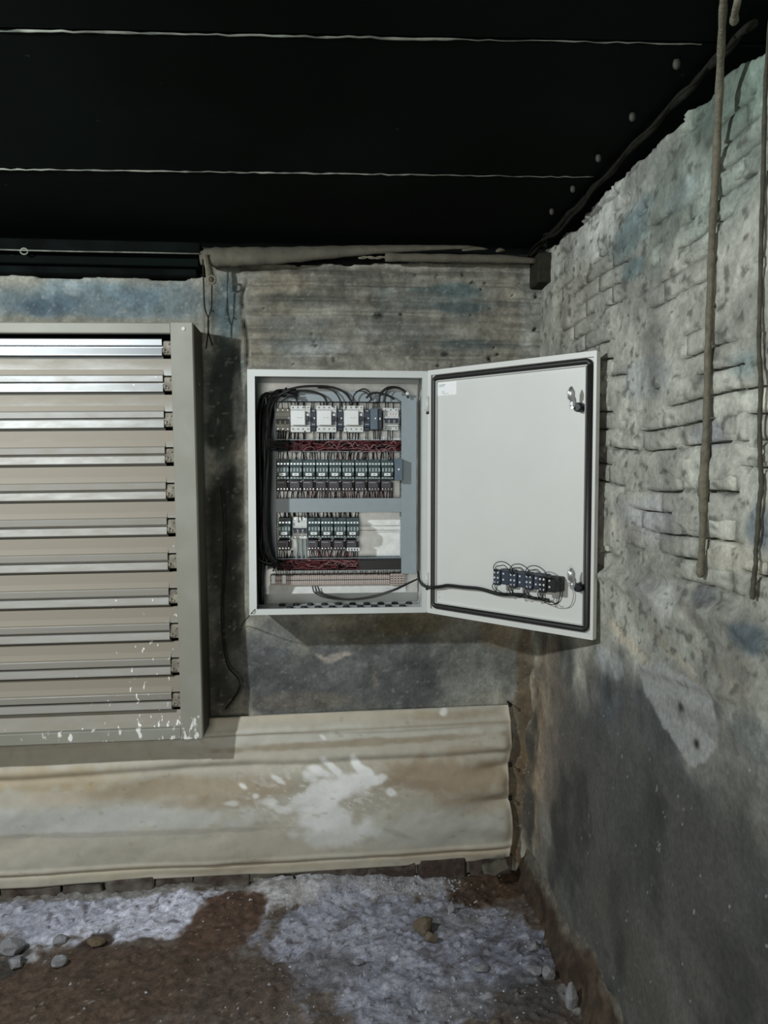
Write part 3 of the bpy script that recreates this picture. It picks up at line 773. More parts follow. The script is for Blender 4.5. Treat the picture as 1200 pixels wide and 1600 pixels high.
# cable bundle in the ceiling corner + pale clips
def corner_cables():
    def cp(px, py, off=0.0):
        p = onX(px, py, WALL_X - .03 - off)
        return Vector((p[0], p[1], min(p[2], CEIL_Z - .014)))
    for lab, pts, r_, dy in (('thick black cable running along the ceiling corner above the rough wall', ((800, 391), (838, 380), (868, 352), (900, 312), (935, 280), (985, 222), (1040, 160), (1090, 106), (1140, 50), (1180, 5)), .0075, 0),
                             ('thinner sooty cable sagging below the thick black one in the corner', ((842, 378), (876, 358), (908, 322), (945, 275), (1000, 205), (1060, 142), (1110, 85), (1150, 40)), .0045, .006)):
        sp = spline([cp(a, b, dy) for a, b in pts], 6)
        sp = [p + Vector((0, 0, .004 * math.sin(i * .9))) for i, p in enumerate(sp)]
        tag(set_origin(MB().tube(sp, [r_ * (1 + .15 * math.sin(i * 1.7)) for i in range(len(sp))], 8).build('cable', 'darkcable')), lab, 'cable')
    names = ['nearest the camera', 'second from the camera', 'third from the camera', 'fourth from the camera', 'farthest, by the corner']
    for (px, py), nm in zip(((1057, 104), (988, 186), (935, 250), (895, 298), (862, 333)), names):
        p = Vector(onZ(px, py, CEIL_Z - .012))
        m = MB(); s = .0062
        ring = [(0, .014), (.006, .0125), (.0075, .006), (.0065, -.001), (.0035, -.0045), (0.0008, -.0055)]
        m.tube([p + Vector((0, 0, z_)) for _, z_ in ring], [max(.0008, q) for q, _ in ring], 9)
        tag(set_origin(m.build('clip', 'knob', smooth=True)), 'small pale clip on the black ceiling edge, ' + nm, 'clip', 'pale clips along the ceiling edge')
    # wispy fibres where the cable meets the poles
    m = MB()
    for k in range(9):
        a = cp(835 + rnd.uniform(-12, 18), 372 + rnd.uniform(-14, 10)); b = cp(850 + rnd.uniform(-14, 22), 352 + rnd.uniform(-10, 22)); c = (a + b) / 2 + Vector((rnd.uniform(-.02, .02), 0, rnd.uniform(-.02, .02)))
        m.tube(spline([a, c, b], 4), .0022, 5)
    o = set_origin(m.build('frayed_fibres', 'darkcable')); tag(o, 'tangle of frayed dusty fibres where the corner cable meets the poles', 'fibres', kind='stuff')
corner_cables()

# mud-coated cables hanging down the right wall
def wall_cables():
    def cpt(px, py):
        # the upper ends leave the ceiling a little way out from the wall
        p = onX(px, py, float(np.interp(py, [0, 40, 140, 260], [.665, .70, .745, WALL_X - .011]))); return Vector(p)
    A = [(1131.5, -8, 5), (1130, 12, 5), (1127, 70, 5), (1124, 140, 5.5), (1119, 250, 5.5), (1114, 340, 5.5), (1110, 440, 5), (1107, 520, 5), (1105, 600, 5), (1103, 680, 5.5), (1100, 740, 7), (1099, 765, 8.5), (1099, 790, 6.5), (1098, 830, 5), (1096, 870, 5), (1095, 884, 6.5), (1094.5, 897, 6.5), (1094, 902, 3)]
    m = MB(); pts = [cpt(a, b) for a, b, _ in A]; rs = [c * 1.62 / FPX for *_, c in A]
    sp = spline(pts, 5); rr = np.interp(np.linspace(0, len(rs) - 1, len(sp)), range(len(rs)), rs)
    m.tube(sp, [q * (1 + .09 * math.sin(i * 1.37) + .05 * math.sin(i * 3.1)) for i, q in enumerate(rr)], 9)
    tag(set_origin(m.build('cable', 'mudcable')), 'long mud coated cable hanging on the rough wall with a swollen lump', 'cable')
    Bp = [(1204, 30, 3), (1196, 140, 3.2), (1193, 260, 3.4), (1190, 360, 3.4), (1188, 450, 3.2), (1186, 540, 3.2), (1189, 600, 3.6), (1187, 660, 3.2), (1188, 720, 3.6), (1190, 757, 4), (1186, 790, 3.4), (1184, 830, 4), (1181, 860, 3.2), (1181, 880, 3.4), (1178, 905, 4), (1176, 932, 4.5), (1175.5, 936, 2)]
    m = MB(); pts = [cpt(a, b) for a, b, _ in Bp]; rs = [c * 1.42 / FPX for *_, c in Bp]
    sp = spline(pts, 5); rr = np.interp(np.linspace(0, len(rs) - 1, len(sp)), range(len(rs)), rs)
    m.tube(sp, [q * (1 + .14 * math.sin(i * 1.9)) for i, q in enumerate(rr)], 8)
    tag(set_origin(m.build('cable', 'olivecable')), 'thinner dark crooked cable hanging near the right edge of the photo', 'cable')
    m = MB(); sp = spline([cpt(1153, -8), cpt(1152, 4), cpt(1148, 22), cpt(1147, 38)], 5)
    m.tube(sp, [.006] * (len(sp) - 4) + [.0075, .008, .0065, .003], 8)
    tag(set_origin(m.build('cable', 'mudcable')), 'short cable end hanging at the top behind the long muddy cable', 'cable')
wall_cables()

# thin wires hanging in the gap between the shutter and the cabinet
def gap_wire():
    Yp = 2.69
    m = MB(); m.tube(spline([onY(a, b, Yp) for a, b in ((345, 760), (350, 830), (348, 900), (346, 950), (348, 1000), (356, 1040), (372, 1060), (374, 1075), (362, 1095), (352, 1108))], 6), .003, 6)
    tag(set_origin(m.build('wire', 'darkcable')), 'dark wire hanging in the shadow between shutter and cabinet', 'wire')
gap_wire()

# ------------------------------------------------------------------ shutter
def shutter():
    Yf = 2.535
    tr, br = onY(305, 505, Yf), onY(321, 1143, Yf)
    H = 1.375
    x1 = (tr[0] + br[0]) / 2; zt = tr[2] + .004; zb = zt - H
    x0 = x1 - 1.38
    roll = math.atan2(br[0] - tr[0], H)
    r = empty('wall_shutter', (x1, Yf, zb), 'large dusty grey louvred metal shutter mounted left of the electrical cabinet', 'shutter')
    st = .072
    # frame local coords: origin at low right front corner
    def L(m): m.v = [(a - x1, b - Yf, c - zb) for a, b, c in m.v]; return m
    m = MB(); m.box(x1 - st, x1, Yf, Yf + .028, zb, zt, .003); 
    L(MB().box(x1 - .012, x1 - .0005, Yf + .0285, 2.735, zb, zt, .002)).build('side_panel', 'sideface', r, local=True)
    L(m).build('side_frame', 'splash_frame', r, local=True)
    m = MB(); m.box(x0, x0 + st, Yf, Yf + .028, zb, zt, .003); m.box(x0, x0 + .012, Yf + .01, 2.735, zb, zt, .003)
    L(m).build('side_frame', 'splash_frame', r, local=True)
    m = MB(); m.box(x0 + .01, x1 - st + .001, Yf + .003, Yf + .03, zt - .036, zt - .002, .003); m.box(x0 + .012, x1 - .012, Yf + .02, 2.735, zt - .014, zt - .003, .002)
    L(m).build('top_rail', 'frame', r, local=True)
    m = MB(); m.box(x0 + .01, x1 - st + .001, Yf + .003, Yf + .03, zb + .001, zb + .040, .003); m.box(x0 + .012, x1 - .012, Yf + .02, 2.735, zb + .002, zb + .012, .002)
    L(m).build('bottom_rail', 'splash_frame', r, local=True)
    MB().box(-1.36, -.02, .09, .10, .02, H - .02).build('back_panel', 'soot', r, local=True)
    # rivet heads on the dark side face
    MB().cyl((0.001, .085, H - .19), (0.004, .085, H - .19), .0045, 8).build('rivet', 'steel', r, local=True)
    MB().cyl((-.03, -.0005, H - .022), (-.03, -.003, H - .022), .006, 8).build('rivet', 'steel', r, local=True)
    # slats: one profile for all, measured pitch
    n = 10
    ztop = onY(150, 556.5, Yf)[2]; pitch = (ztop - onY(150, 1117, Yf)[2]) / n
    yb = .030
    P0 = pitch
    def prof():
        e = P0 / .118
        return [(yb + .010, 0.0), (yb + .001, -.052 * e), (yb - .010, -.0545 * e), (yb - .0115, -.057 * e), (yb - .010, -.0755 * e), (yb + .008, -.0775 * e),
                (yb + .008, -.0825 * e), (yb - .009, -.0845 * e), (yb - .0125, -.106 * e), (yb - .0125, -.1085 * e), (yb + .008, -.110 * e), (yb + .014, -P0 - .002), (yb + .022, -P0 - .002), (yb + .022, 0)]
    pr = prof()
    xa, xb = -1.38 + st - .004, -st + .002
    first = None
    for k in range(n):
        zz = ztop - zb - k * pitch
        if k == 0:
            m = MB(); m.prism(pr, xa, xb - .034)
            # band reaches further than the ridge strips
            m.box(xa, xb, yb + .004, yb + .016, -.055 * P0 / .118, 0.0)
            sl = m.build('slat', 'slat', r, local=True)
            dustm = np.zeros(len(sl.data.vertices)); first = sl
            c = np.zeros((len(sl.data.vertices), 3))
            for i, v in enumerate(sl.data.vertices):
                zf = -v.co.z / P0
                d = 185 if zf < .45 else (30 if zf > .68 else 75)
                c[i] = d
            set_col(sl.data, c)
            cl = MB(); cl.box(xb - .033, xb - .002, yb - .004, yb + .014, -.106 * P0 / .118, -.060 * P0 / .118, .003)
            cl.cyl((xb - .014, yb - .0035, -.070 * P0 / .118), (xb - .014, yb - .008, -.070 * P0 / .118), .004, 8)
            cl.cyl((xb - .020, yb - .0035, -.096 * P0 / .118), (xb - .020, yb - .008, -.096 * P0 / .118), .004, 8); cl.box(xb - .033, xb - .024, yb - .010, yb, -.100 * P0 / .118, -.086 * P0 / .118, .002)
            ec = cl.build('end_clip', 'clipmetal', sl, local=True)
            sl.location = (0, 0, zz)
        else:
            c = first.copy(); COL.objects.link(c); c.parent = r; c.location = (0, 0, zz)
            e = first.children[0].copy(); COL.objects.link(e); e.parent = c
    # part slat at the head, half slat at the foot
    m = MB(); m.prism([(y_, z_ + P0) for y_, z_ in pr[1:12]] + [(yb + .022, -.002), (yb + .022, .06 * P0 / .118)], xa, xb - .034)
    sl = m.build('head_slat', 'slat', r, local=True); sl.location = (0, 0, ztop - zb)
    set_col(sl.data, np.zeros((len(sl.data.vertices), 3)) + 16)
    e = first.children[0].copy(); COL.objects.link(e); e.parent = sl; e.location = (0, 0, P0)
    m = MB(); m.prism([(yb + .010, 0), (yb - .004, -.048), (yb - .006, -.055), (yb - .004, -.08), (yb + .018, -.08), (yb + .018, 0)], xa, xb)
    sl = m.build('foot_slat', 'slat', r, local=True); sl.location = (0, 0, ztop - zb - n * pitch)
    set_col(sl.data, np.zeros((len(sl.data.vertices), 3)) + 112)
    r.rotation_euler = (0, -roll, 0)
shutter()

# ------------------------------------------------------------------ tarpaulin sheet on the foot of the back wall
def tarpaulin():
    r = empty('tarpaulin', onY(500, 1360, 2.66), 'cream dusty tarpaulin sheet nailed along the foot of the back wall', 'tarpaulin')
    n_u, n_v = 420, 130
    u = np.linspace(0, 1, n_u); v = np.linspace(0, 1, n_v)
    Uu, Vv = np.meshgrid(u, v, indexing='ij')
    xl = -1.75
    # right edge scalloped between nails
    def zedge_top(x): return np.interp(x, [-1.75, onY(335, 1122, 2.69)[0], onY(800, 1104, 2.69)[0]], [.545, onY(335, 1122, 2.69)[2], onY(800, 1102, 2.69)[2]])
    def zedge_bot(x): return np.interp(x, [-1.75, onY(0, 1385, 2.66)[0], onY(400, 1362, 2.66)[0], onY(800, 1337, 2.66)[0]], [-.02, onY(0, 1386, 2.70)[2], onY(400, 1364, 2.70)[2], onY(800, 1341, 2.70)[2]])
    ev = np.array([0, .1, .20, .27, .36, .50, .62, .72, .88, 1.0]); ex = np.array([797, 800, 800, 800, 797, 796, 799, 803, 804, 799])
    xr = np.array([onY(px, 1200, 2.67)[0] for px in np.interp(v, ev, ex)])
    X = xl + (xr[None, :] - xl) * Uu
    Zt, Zb = zedge_top(X), zedge_bot(X)
    Z = Zt + (Zb - Zt) * Vv
    s = Vv
    bulge = .012 + .034 * np.sin(np.pi * np.clip(s, 0, 1) ** .8) ** .8
    fold = .005 * np.exp(-((s - .10 - .01 * np.sin(X * 5)) / .012) ** 2) + .007 * np.exp(-((s - .26 - .04 * (fbm(X * 2, X * 0, 501, 2) - .5)) / .03) ** 2) - .006 * np.exp(-((s - .30 - .05 * (fbm(X * 2, X * 0, 501, 2) - .5)) / .025) ** 2)
    fold = fold + .005 * np.exp(-((s - .90) / .014) ** 2) - .006 * np.exp(-((s - .925) / .012) ** 2)
    wr = (fbm(X * 1.6, s * 4, 503, 2) - .5) * .028 + (fbm(X * 5, s * 6 + X * 3, 505, 2) - .5) * .010 + (fbm(X * 14 + s * 6, s * 9 - X * 4, 507, 2) - .5) * .004
    endp = sstep(.30, .02, xr[None, :] - X)         # pulled in at the nails
    nail = sum(np.exp(-((s - a) / .05) ** 2) for a in (.03, .39, .60))
    pull = endp ** 3 * np.clip(nail, 0, 1)
    tail = np.exp(-((xr[None, :] - X) / .02) ** 2)
    ypuck = endp ** 2 * .006 * np.sin(s * 34 + (xr[None, :] - X) * 12)
    dy = bulge + fold + wr + ypuck
    dy = dy * (1 - .8 * pull) * (1 - .45 * tail) 
    dy = np.maximum(dy, .004)
    Y = WALL_Y - .012 - dy
    P = np.stack([X, Y, Z], -1)
    off = np.array(r.location)
    # stains in sheet coordinates (x along, z up)
    def b(px, py, rx, ry, c, st, rot=0.0):
        p = onY(px, py, 2.67); k = 2.67 / FPX
        return (p[0], p[2], rx * k, ry * k, rot, c, st)
    wh = (236, 237, 236)
    blobs = [b(120, 1280, 300, 26, (188, 190, 186), .8), b(700, 1290, 150, 40, (178, 180, 172), .75), b(500, 1150, 300, 14, (196, 195, 186), .7),
             b(700, 1210, 120, 30, (160, 143, 120), .85, -.08), b(740, 1250, 70, 26, (158, 143, 122), .6), b(620, 1225, 90, 10, (150, 136, 116), .6),
             b(280, 1230, 210, 18, (168, 153, 130), .75), b(80, 1215, 150, 20, (172, 156, 128), .7), b(90, 1245, 50, 12, (186, 176, 160), .6), b(330, 1250, 80, 14, (166, 151, 130), .6),
             b(560, 1160, 240, 6, (150, 138, 118), .8, .03), b(480, 1122, 300, 8, (190, 180, 160), .6), b(700, 1120, 100, 8, (160, 148, 126), .6), b(740, 1170, 60, 8, (160, 148, 126), .6),
             b(200, 1300, 260, 5, (150, 146, 138), .5), b(380, 1350, 40, 8, (140, 134, 120), .7), b(300, 1362, 300, 12, (182, 172, 150), .7), b(700, 1335, 140, 10, (176, 162, 138), .6),
             b(700, 1270, 60, 8, (162, 160, 150), .6, .3), b(620, 1300, 30, 5, (150, 148, 140), .5, -.4), b(440, 1350, 60, 14, (168, 160, 142), .5),
             # white powder thrown on the sheet
             b(535, 1225, 62, 22, wh, 1, .12), b(510, 1238, 44, 20, wh, .9), b(500, 1203, 26, 9, wh, 1, -.35), b(520, 1198, 26, 8, wh, 1, -.75), b(556, 1192, 8, 16, wh, 1, .5), b(568, 1202, 24, 8, wh, 1, -.5), b(484, 1210, 16, 8, wh, .9, -.5),
             b(610, 1235, 12, 8, wh, .95, -.6), b(590, 1215, 16, 8, wh, .9, .4), b(470, 1245, 18, 14, wh, .75), b(440, 1260, 22, 8, wh, .6, -.4), b(505, 1272, 54, 28, (228, 229, 227), .9), b(520, 1300, 70, 26, (214, 216, 214), .75), b(470, 1255, 40, 16, (224, 225, 223), .7), b(420, 1250, 14, 7, wh, .7), b(436, 1215, 14, 4, wh, .85, -.6), b(380, 1225, 8, 4, wh, .9, -.6), b(360, 1252, 12, 5, wh, .7), b(400, 1240, 5, 4, wh, .8), b(480, 1262, 10, 6, wh, .7), b(694, 1115, 10, 7, (230, 228, 222), 1, .4), b(504, 1152, 7, 3, wh, .8, -.7)]
    col = paint(X, Z, (180, 175, 161), blobs, 511, .5, 26)
    col = mixc(col, (228, 228, 226), sstep(.56, .66, fbm(X * 55 + Z * 30, Z * 80, 517, 4)) * np.exp(-(((X - onY(500, 1240, 2.67)[0]) / .22) ** 2 + ((Z - onY(500, 1240, 2.67)[2]) / .09) ** 2)) * .9)
    edge_l = np.exp(-((s - .10) / .006) ** 2) + .8 * np.exp(-((s - .915) / .005) ** 2)
    col = mixc(col, (128, 116, 96), np.clip(edge_l, 0, 1) * .5)
    col = mixc(col, (120, 106, 86), sstep(.74, .84, fbm(X * 30, Z * 50, 513, 3)) * .2)
    col = mixc(col, (222, 214, 196), tail * .8)
    o = grid_obj('sheet', P - off, col, M['sheet'], parent=r)
    o.data.polygons.foreach_set('use_smooth', np.ones(len(o.data.polygons), bool))
    so = o.modifiers.new('thickness', 'SOLIDIFY'); so.thickness = .003; so.offset = -1
    for py in (1100, 1194, 1246):
        p = Vector(onY(796, py, 2.685))
        MB().tube([p + Vector((0, .03, 0)), p + Vector((0, -.012, 0)), p + Vector((0, -.012, 0)), p + Vector((0, -.016, 0))], [.003, .003, .008, .006], 8).build('nail', 'darkcable', r)
tarpaulin()

# old bricks peeping out under the sheet
def base_bricks():
    for i, (a, b_, py, h_) in enumerate(((-90, -2, 1393, 14), (2, 92, 1392, 14), (95, 160, 1388, 14), (165, 240, 1386, 13), (244, 300, 1384, 13), (304, 390, 1380, 14), (484, 572, 1366, 18), (576, 650, 1358, 16), (654, 730, 1353, 14), (734, 800, 1352, 14))):
        p0, p1 = onY(a, py, 2.69), onY(b_, py, 2.69)
        m = MB().box(p0[0], p1[0], 2.692 + rnd.uniform(-.006, .006), 2.76, p0[2] - .06, p0[2] + .028 - (rnd.uniform(0, .022) if a < 480 else 0), .006)
        m.v = [(x + rnd.uniform(-.007, .007), y + rnd.uniform(-.005, .005), z + rnd.uniform(-.007, .007)) for x, y, z in m.v]
        m.build('brick', 'oldbrick', wall_back)
base_bricks()

# ------------------------------------------------------------------ stones, peg, scraps on the floor
def stone(px, py, w_, h_, lab, name='stone', material='stone', seed=0, cat='stone', group=None):
    p = onZ(px, py, FLOOR_Z + .012)
    k = float(np.linalg.norm(p - _C)) / FPX
    rx, rz = w_ / 2 * k, h_ / 2 * k
    b = bmesh.new(); bmesh.ops.create_icosphere(b, subdivisions=2, radius=1)
    rr = random.Random(seed + int(px) * 7 + int(py))
    ax = [Vector((rr.uniform(-1, 1), rr.uniform(-1, 1), rr.uniform(-1, 1))).normalized() for _ in range(9)]
    hs = [rr.uniform(.55, .85) for _ in ax]
    for v in b.verts:
        for a, h in zip(ax, hs):
            d = v.co.dot(a)
            if d > h: v.co -= a * (d - h)
        v.co = Vector((v.co.x * rx, v.co.y * rx * .85, v.co.z * rz * .95)) * rr.uniform(.96, 1.04)
    b.verts.index_update()
    m = MB(); m.add([v.co + Vector((0, 0, 0)) for v in b.verts], [[v.index for v in f.verts] for f in b.faces]); b.free()
    o = m.build(name, material)
    o.location = (p[0], p[1], float(floor_z(np.array(p[0]), np.array(p[1]))) + rz * .55)
    tag(o, lab, cat, group)
    return o
for args in (
    (664, 1449, 34, 26, 'brownish grey clod in the middle of the powdery floor'),
    (674, 1466, 20, 18, 'angular grey stone touching the brownish clod on its right side'),
    (858, 1522, 20, 22, 'pale rounded pebble near the right wall foot'),
    (836, 1475, 18, 16, 'small light stone between the corner mud and the pale pebble'),
    (862, 1506, 10, 8, 'tiny white chip just above the pale pebble'),
    (836, 1515, 26, 10, 'flat grey flake left of the pale pebble'),
    (752, 1510, 22, 12, 'low grey lump in the powder left of the flat flake'),
    (705, 1420, 12, 22, 'upright pale chip at the edge of the brown corner soil'),
    (20, 1480, 36, 22, 'grey rock at the far left of the floor'),
    (26, 1502, 26, 20, 'smaller rock in front of the grey rock at the far left'),
    (92, 1502, 22, 14, 'low grey pebble right of the two far left rocks'),
    (96, 1466, 22, 14, 'dusty clod above the low grey pebble on the left'),
    (893, 1568, 18, 46, 'long pale slab chip lying against the right wall foot'),
    (148, 1468, 30, 12, 'dark brown clod at the edge of the left powder strip'),
    (560, 1500, 16, 8, 'little grey clod in the pale powder patch'),
): stone(*args, material='mud' if 'brown' in args[4] and 'clod' in args[4] and 'dark' in args[4] else ('mud' if 'brownish' in args[4] else 'stone'))
def peg():
    p = Vector(onZ(461, 1385, FLOOR_Z))
    m = MB(); m.tube([p + Vector((0, 0, -.015)), p + Vector((0, .002, .02)), p + Vector((-.004, .004, .036))], [.0055, .005, .004], 8)
    tag(set_origin(m.build('peg', 'darkcable')), 'short dark peg standing in the powder below the sheet', 'peg')
    # tarpaulin scrap in the corner
    n = 14; vs = []; fs = []
    a, b_ = Vector(onY(752, 1352, 2.64)), Vector(onY(790, 1340, 2.64))
    for i in range(n):
        for j in range(5):
            t, s = i / (n - 1), j / 4
            q = a.lerp(b_, t) + Vector((0, -.05 * s, -.022 * s * (.3 + .7 * math.sin(t * 3.0)) + .003 * math.sin(i * .9)))
            vs.append(q)
    for i in range(n - 1):
        for j in range(4): fs.append((i * 5 + j, i * 5 + j + 1, (i + 1) * 5 + j + 1, (i + 1) * 5 + j))
    m = MB(); m.add(vs, fs, 0, True)
    o = m.build('scrap', 'pole'); so = o.modifiers.new('t', 'SOLIDIFY'); so.thickness = .002
    tag(set_origin(o), 'crumpled dirty scrap hanging under the sheet in the right corner', 'scrap')
peg()
def gravel():
    rr = random.Random(3); m = MB()
    def bit(x, y, s):
        z = float(floor_z(np.array(x), np.array(y)))
        a = rr.uniform(0, 6.3); vs = []
        for k in range(5): vs.append((x + math.cos(a + k * 1.2566) * s * rr.uniform(.6, 1.1), y + math.sin(a + k * 1.2566) * s * rr.uniform(.6, 1.1), z - s * .2))
        vs += [(x + rr.uniform(-.3, .3) * s, y + rr.uniform(-.3, .3) * s, z + s * rr.uniform(.4, .9))]
        for k in range(5): pass
        m.add(vs, [(0, 1, 5), (1, 2, 5), (2, 3, 5), (3, 4, 5), (4, 0, 5)])
    for _ in range(520):
        px, py = rr.uniform(0, 880), 1365 + 235 * rr.random() ** 1.3
        if px < 420 and py > 1440 and rr.random() < .85: continue
        p = onZ(px, py, FLOOR_Z)
        if p[1] > 2.70 or p[0] > .70: continue
        bit(p[0], p[1], rr.choice((.003, .004, .005, .007)))
    for _ in range(260):
        p = onZ(rr.uniform(540, 720), rr.gauss(1378, 12), FLOOR_Z)
        if p[1] > 2.70 or p[0] > .70: continue
        bit(p[0], p[1], rr.choice((.004, .006, .008)))
    o = m.build('gravel', 'gravel', recalc=False)
    tag(o, 'pale crumbs and gravel scattered over the powdery floor', 'gravel', kind='stuff')
gravel()

# ------------------------------------------------------------------ the electrical cabinet
BY = 2.505                       # front of the body
PL = 2.690                       # mounting plate
BX0, BX1, BZ0, BZ1 = -.2415, .344, .970, 1.770
cab = empty('electrical_cabinet', ((BX0 + BX1) / 2, 2.708, BZ0), 'open light grey metal electrical cabinet hung on the back wall', 'cabinet')
def body():
    m = MB(); t = .002
    m.box(BX0, BX0 + .004, BY, 2.708, BZ0, BZ1); m.box(BX1 - .004, BX1, BY, 2.708, BZ0, BZ1)
    m.box(BX0 + .004, BX1 - .004, BY, 2.708, BZ1 - .004, BZ1); m.box(BX0 + .004, BX1 - .004, BY, 2.708, BZ0, BZ0 + .004)
    m.box(BX0 + .004, BX1 - .004, 2.703, 2.708, BZ0 + .004, BZ1 - .004)
    # front flange and its inward return
    fl = .024; fr = .016; ft = .022; fb = .019
    m.box(BX0, BX0 + fl, BY - .001, BY + .003, BZ0, BZ1); m.box(BX1 - fr, BX1, BY - .001, BY + .003, BZ0, BZ1)
    m.box(BX0 + fl, BX1 - fr, BY - .001, BY + .003, BZ1 - ft, BZ1); m.box(BX0 + fl, BX1 - fr, BY - .001, BY + .003, BZ0, BZ0 + fb)
    m.box(BX0 + fl - .002, BX0 + fl, BY + .002, BY + .016, BZ0 + fb, BZ1 - ft); m.box(BX1 - fr, BX1 - fr + .002, BY + .002, BY + .016, BZ0 + fb, BZ1 - ft)
    m.box(BX0 + fl, BX1 - fr, BY + .002, BY + .016, BZ1 - ft, BZ1 - ft + .002); m.box(BX0 + fl, BX1 - fr, BY + .002, BY + .010, BZ0 + fb - .002, BZ0 + fb)
    # rain gutter on the hinge side
    m.box(BX1 - .004, BX1 + .006, BY - .006, BY - .002, BZ0 + .004, BZ1 - .004)
    m.build('body', 'enamel', cab)
body()
def q(px, py, Y): return onY(px, py, Y)
MB().box(q(404, 800, PL)[0], q(652, 800, PL)[0], PL, PL + .004, q(600, 926, PL)[2], q(600, 600, PL)[2]).build('mounting_plate', 'galv', cab)
def rect(px0, px1, py0, py1, Y):
    a, b = q(px0, (py0 + py1) / 2, Y), q(px1, (py0 + py1) / 2, Y)
    c, d = q((px0 + px1) / 2, py1, Y), q((px0 + px1) / 2, py0, Y)
    return a[0], b[0], c[2], d[2]
def slotted_duct(px0, px1, py0, py1, Yf, lid, name='wire_duct', vertical=False):
    x0, x1, z0, z1 = rect(px0, px1, py0, py1, Yf)
    m = MB(); m.box(x0, x1, PL - .003, PL, z0, z1)
    if vertical:
        z = z0
        while z < z1 - .004:
            for x in (x0, x1 - .0016): m.box(x, x + .0016, Yf, PL - .003, z, z + .0052)
            z += .0085
        if not lid:
            for x in (x0, x1 - .0016): m.box(x, x + .002, Yf - .001, Yf + .002, z0, z1)
    else:
        x = x0
        while x < x1 - .004:
            for z in (z0, z1 - .0016): m.box(x, x + .0052, Yf, PL - .003, z, z + .0016)
            x += .0085
        if not lid:
            for z in (z0, z1 - .0016): m.box(x0, x1, Yf - .001, Yf + .002, z, z + .002)
    if lid: m.box(x0 - .001, x1 + .001, Yf - .003, Yf, z0 - .001, z1 + .001, .0008)
    return m.build(name, 'duct', cab)
DF = 2.628
slotted_duct(421, 628, 612, 627, DF, True)
slotted_duct(429, 627, 687, 706, DF, False)
slotted_duct(431, 627, 779, 800, DF, True)
slotted_duct(425, 628, 872, 892, DF, False)
slotted_duct(627.5, 650, 619, 896, DF - .004, True, vertical=True)
slotted_duct(416, 431, 620, 892, DF, False, vertical=True)
x0, x1, z0, z1 = rect(560, 628, 875, 890, DF - .004)
MB().box(x0, x1, DF - .004, DF - .001, z0, z1, .0008).build('duct_lid', 'cable', cab)['label'] = 'black lid on the lower right duct'
# mounting rails behind the rows
for (a, b_, c, d) in ((432, 626, 648, 659), (432, 626, 733, 744), (432, 626, 820, 831)):
    x0, x1, z0, z1 = rect(a, b_, c, d, PL - .008)
    m = MB(); m.box(x0, x1, PL - .008, PL - .0065, z0, z1); m.box(x0, x1, PL - .008, PL, z0 + .004, z0 + .0055); m.box(x0, x1, PL - .008, PL, z1 - .0055, z1 - .004)
    o = m.build('mounting_rail', 'galv', cab)
    if c == 820:
        for px in (574, 596):
            p = Vector(q(px, 825, PL - .008)); MB().cyl(p, p + Vector((0, -.003, 0)), .0036, 8).build('screw', 'screw', o)
# perforated strip beside the right duct and the door-stay rail on the left wall
x0, x1, z0, z1 = rect(624.5, 627, 800, 874, PL - .02)
m = MB(); z = z0
while z < z1: m.box(x0, x1, PL - .022, PL - .02, z, z + .0045); z += .0085
m.build('perforated_strip', 'label', cab)
m = MB(); p = onX(403, 620, BX0 + .012)
m.box(BX0 + .004, BX0 + .016, 2.535, 2.539, 1.64, 1.735, .001); m.build('guide_bar', 'steel', cab)
m = MB()
m.box(BX0 + .004, BX0 + .014, 2.55, 2.575, 1.20, 1.30, .002)
for i in range(8): m.cyl((BX0 + .010, 2.5495, 1.21 + i * .0115), (BX0 + .010, 2.547, 1.21 + i * .0115), .003, 6, 1)
m.build('earth_bar', ['black', 'screw'], cab)
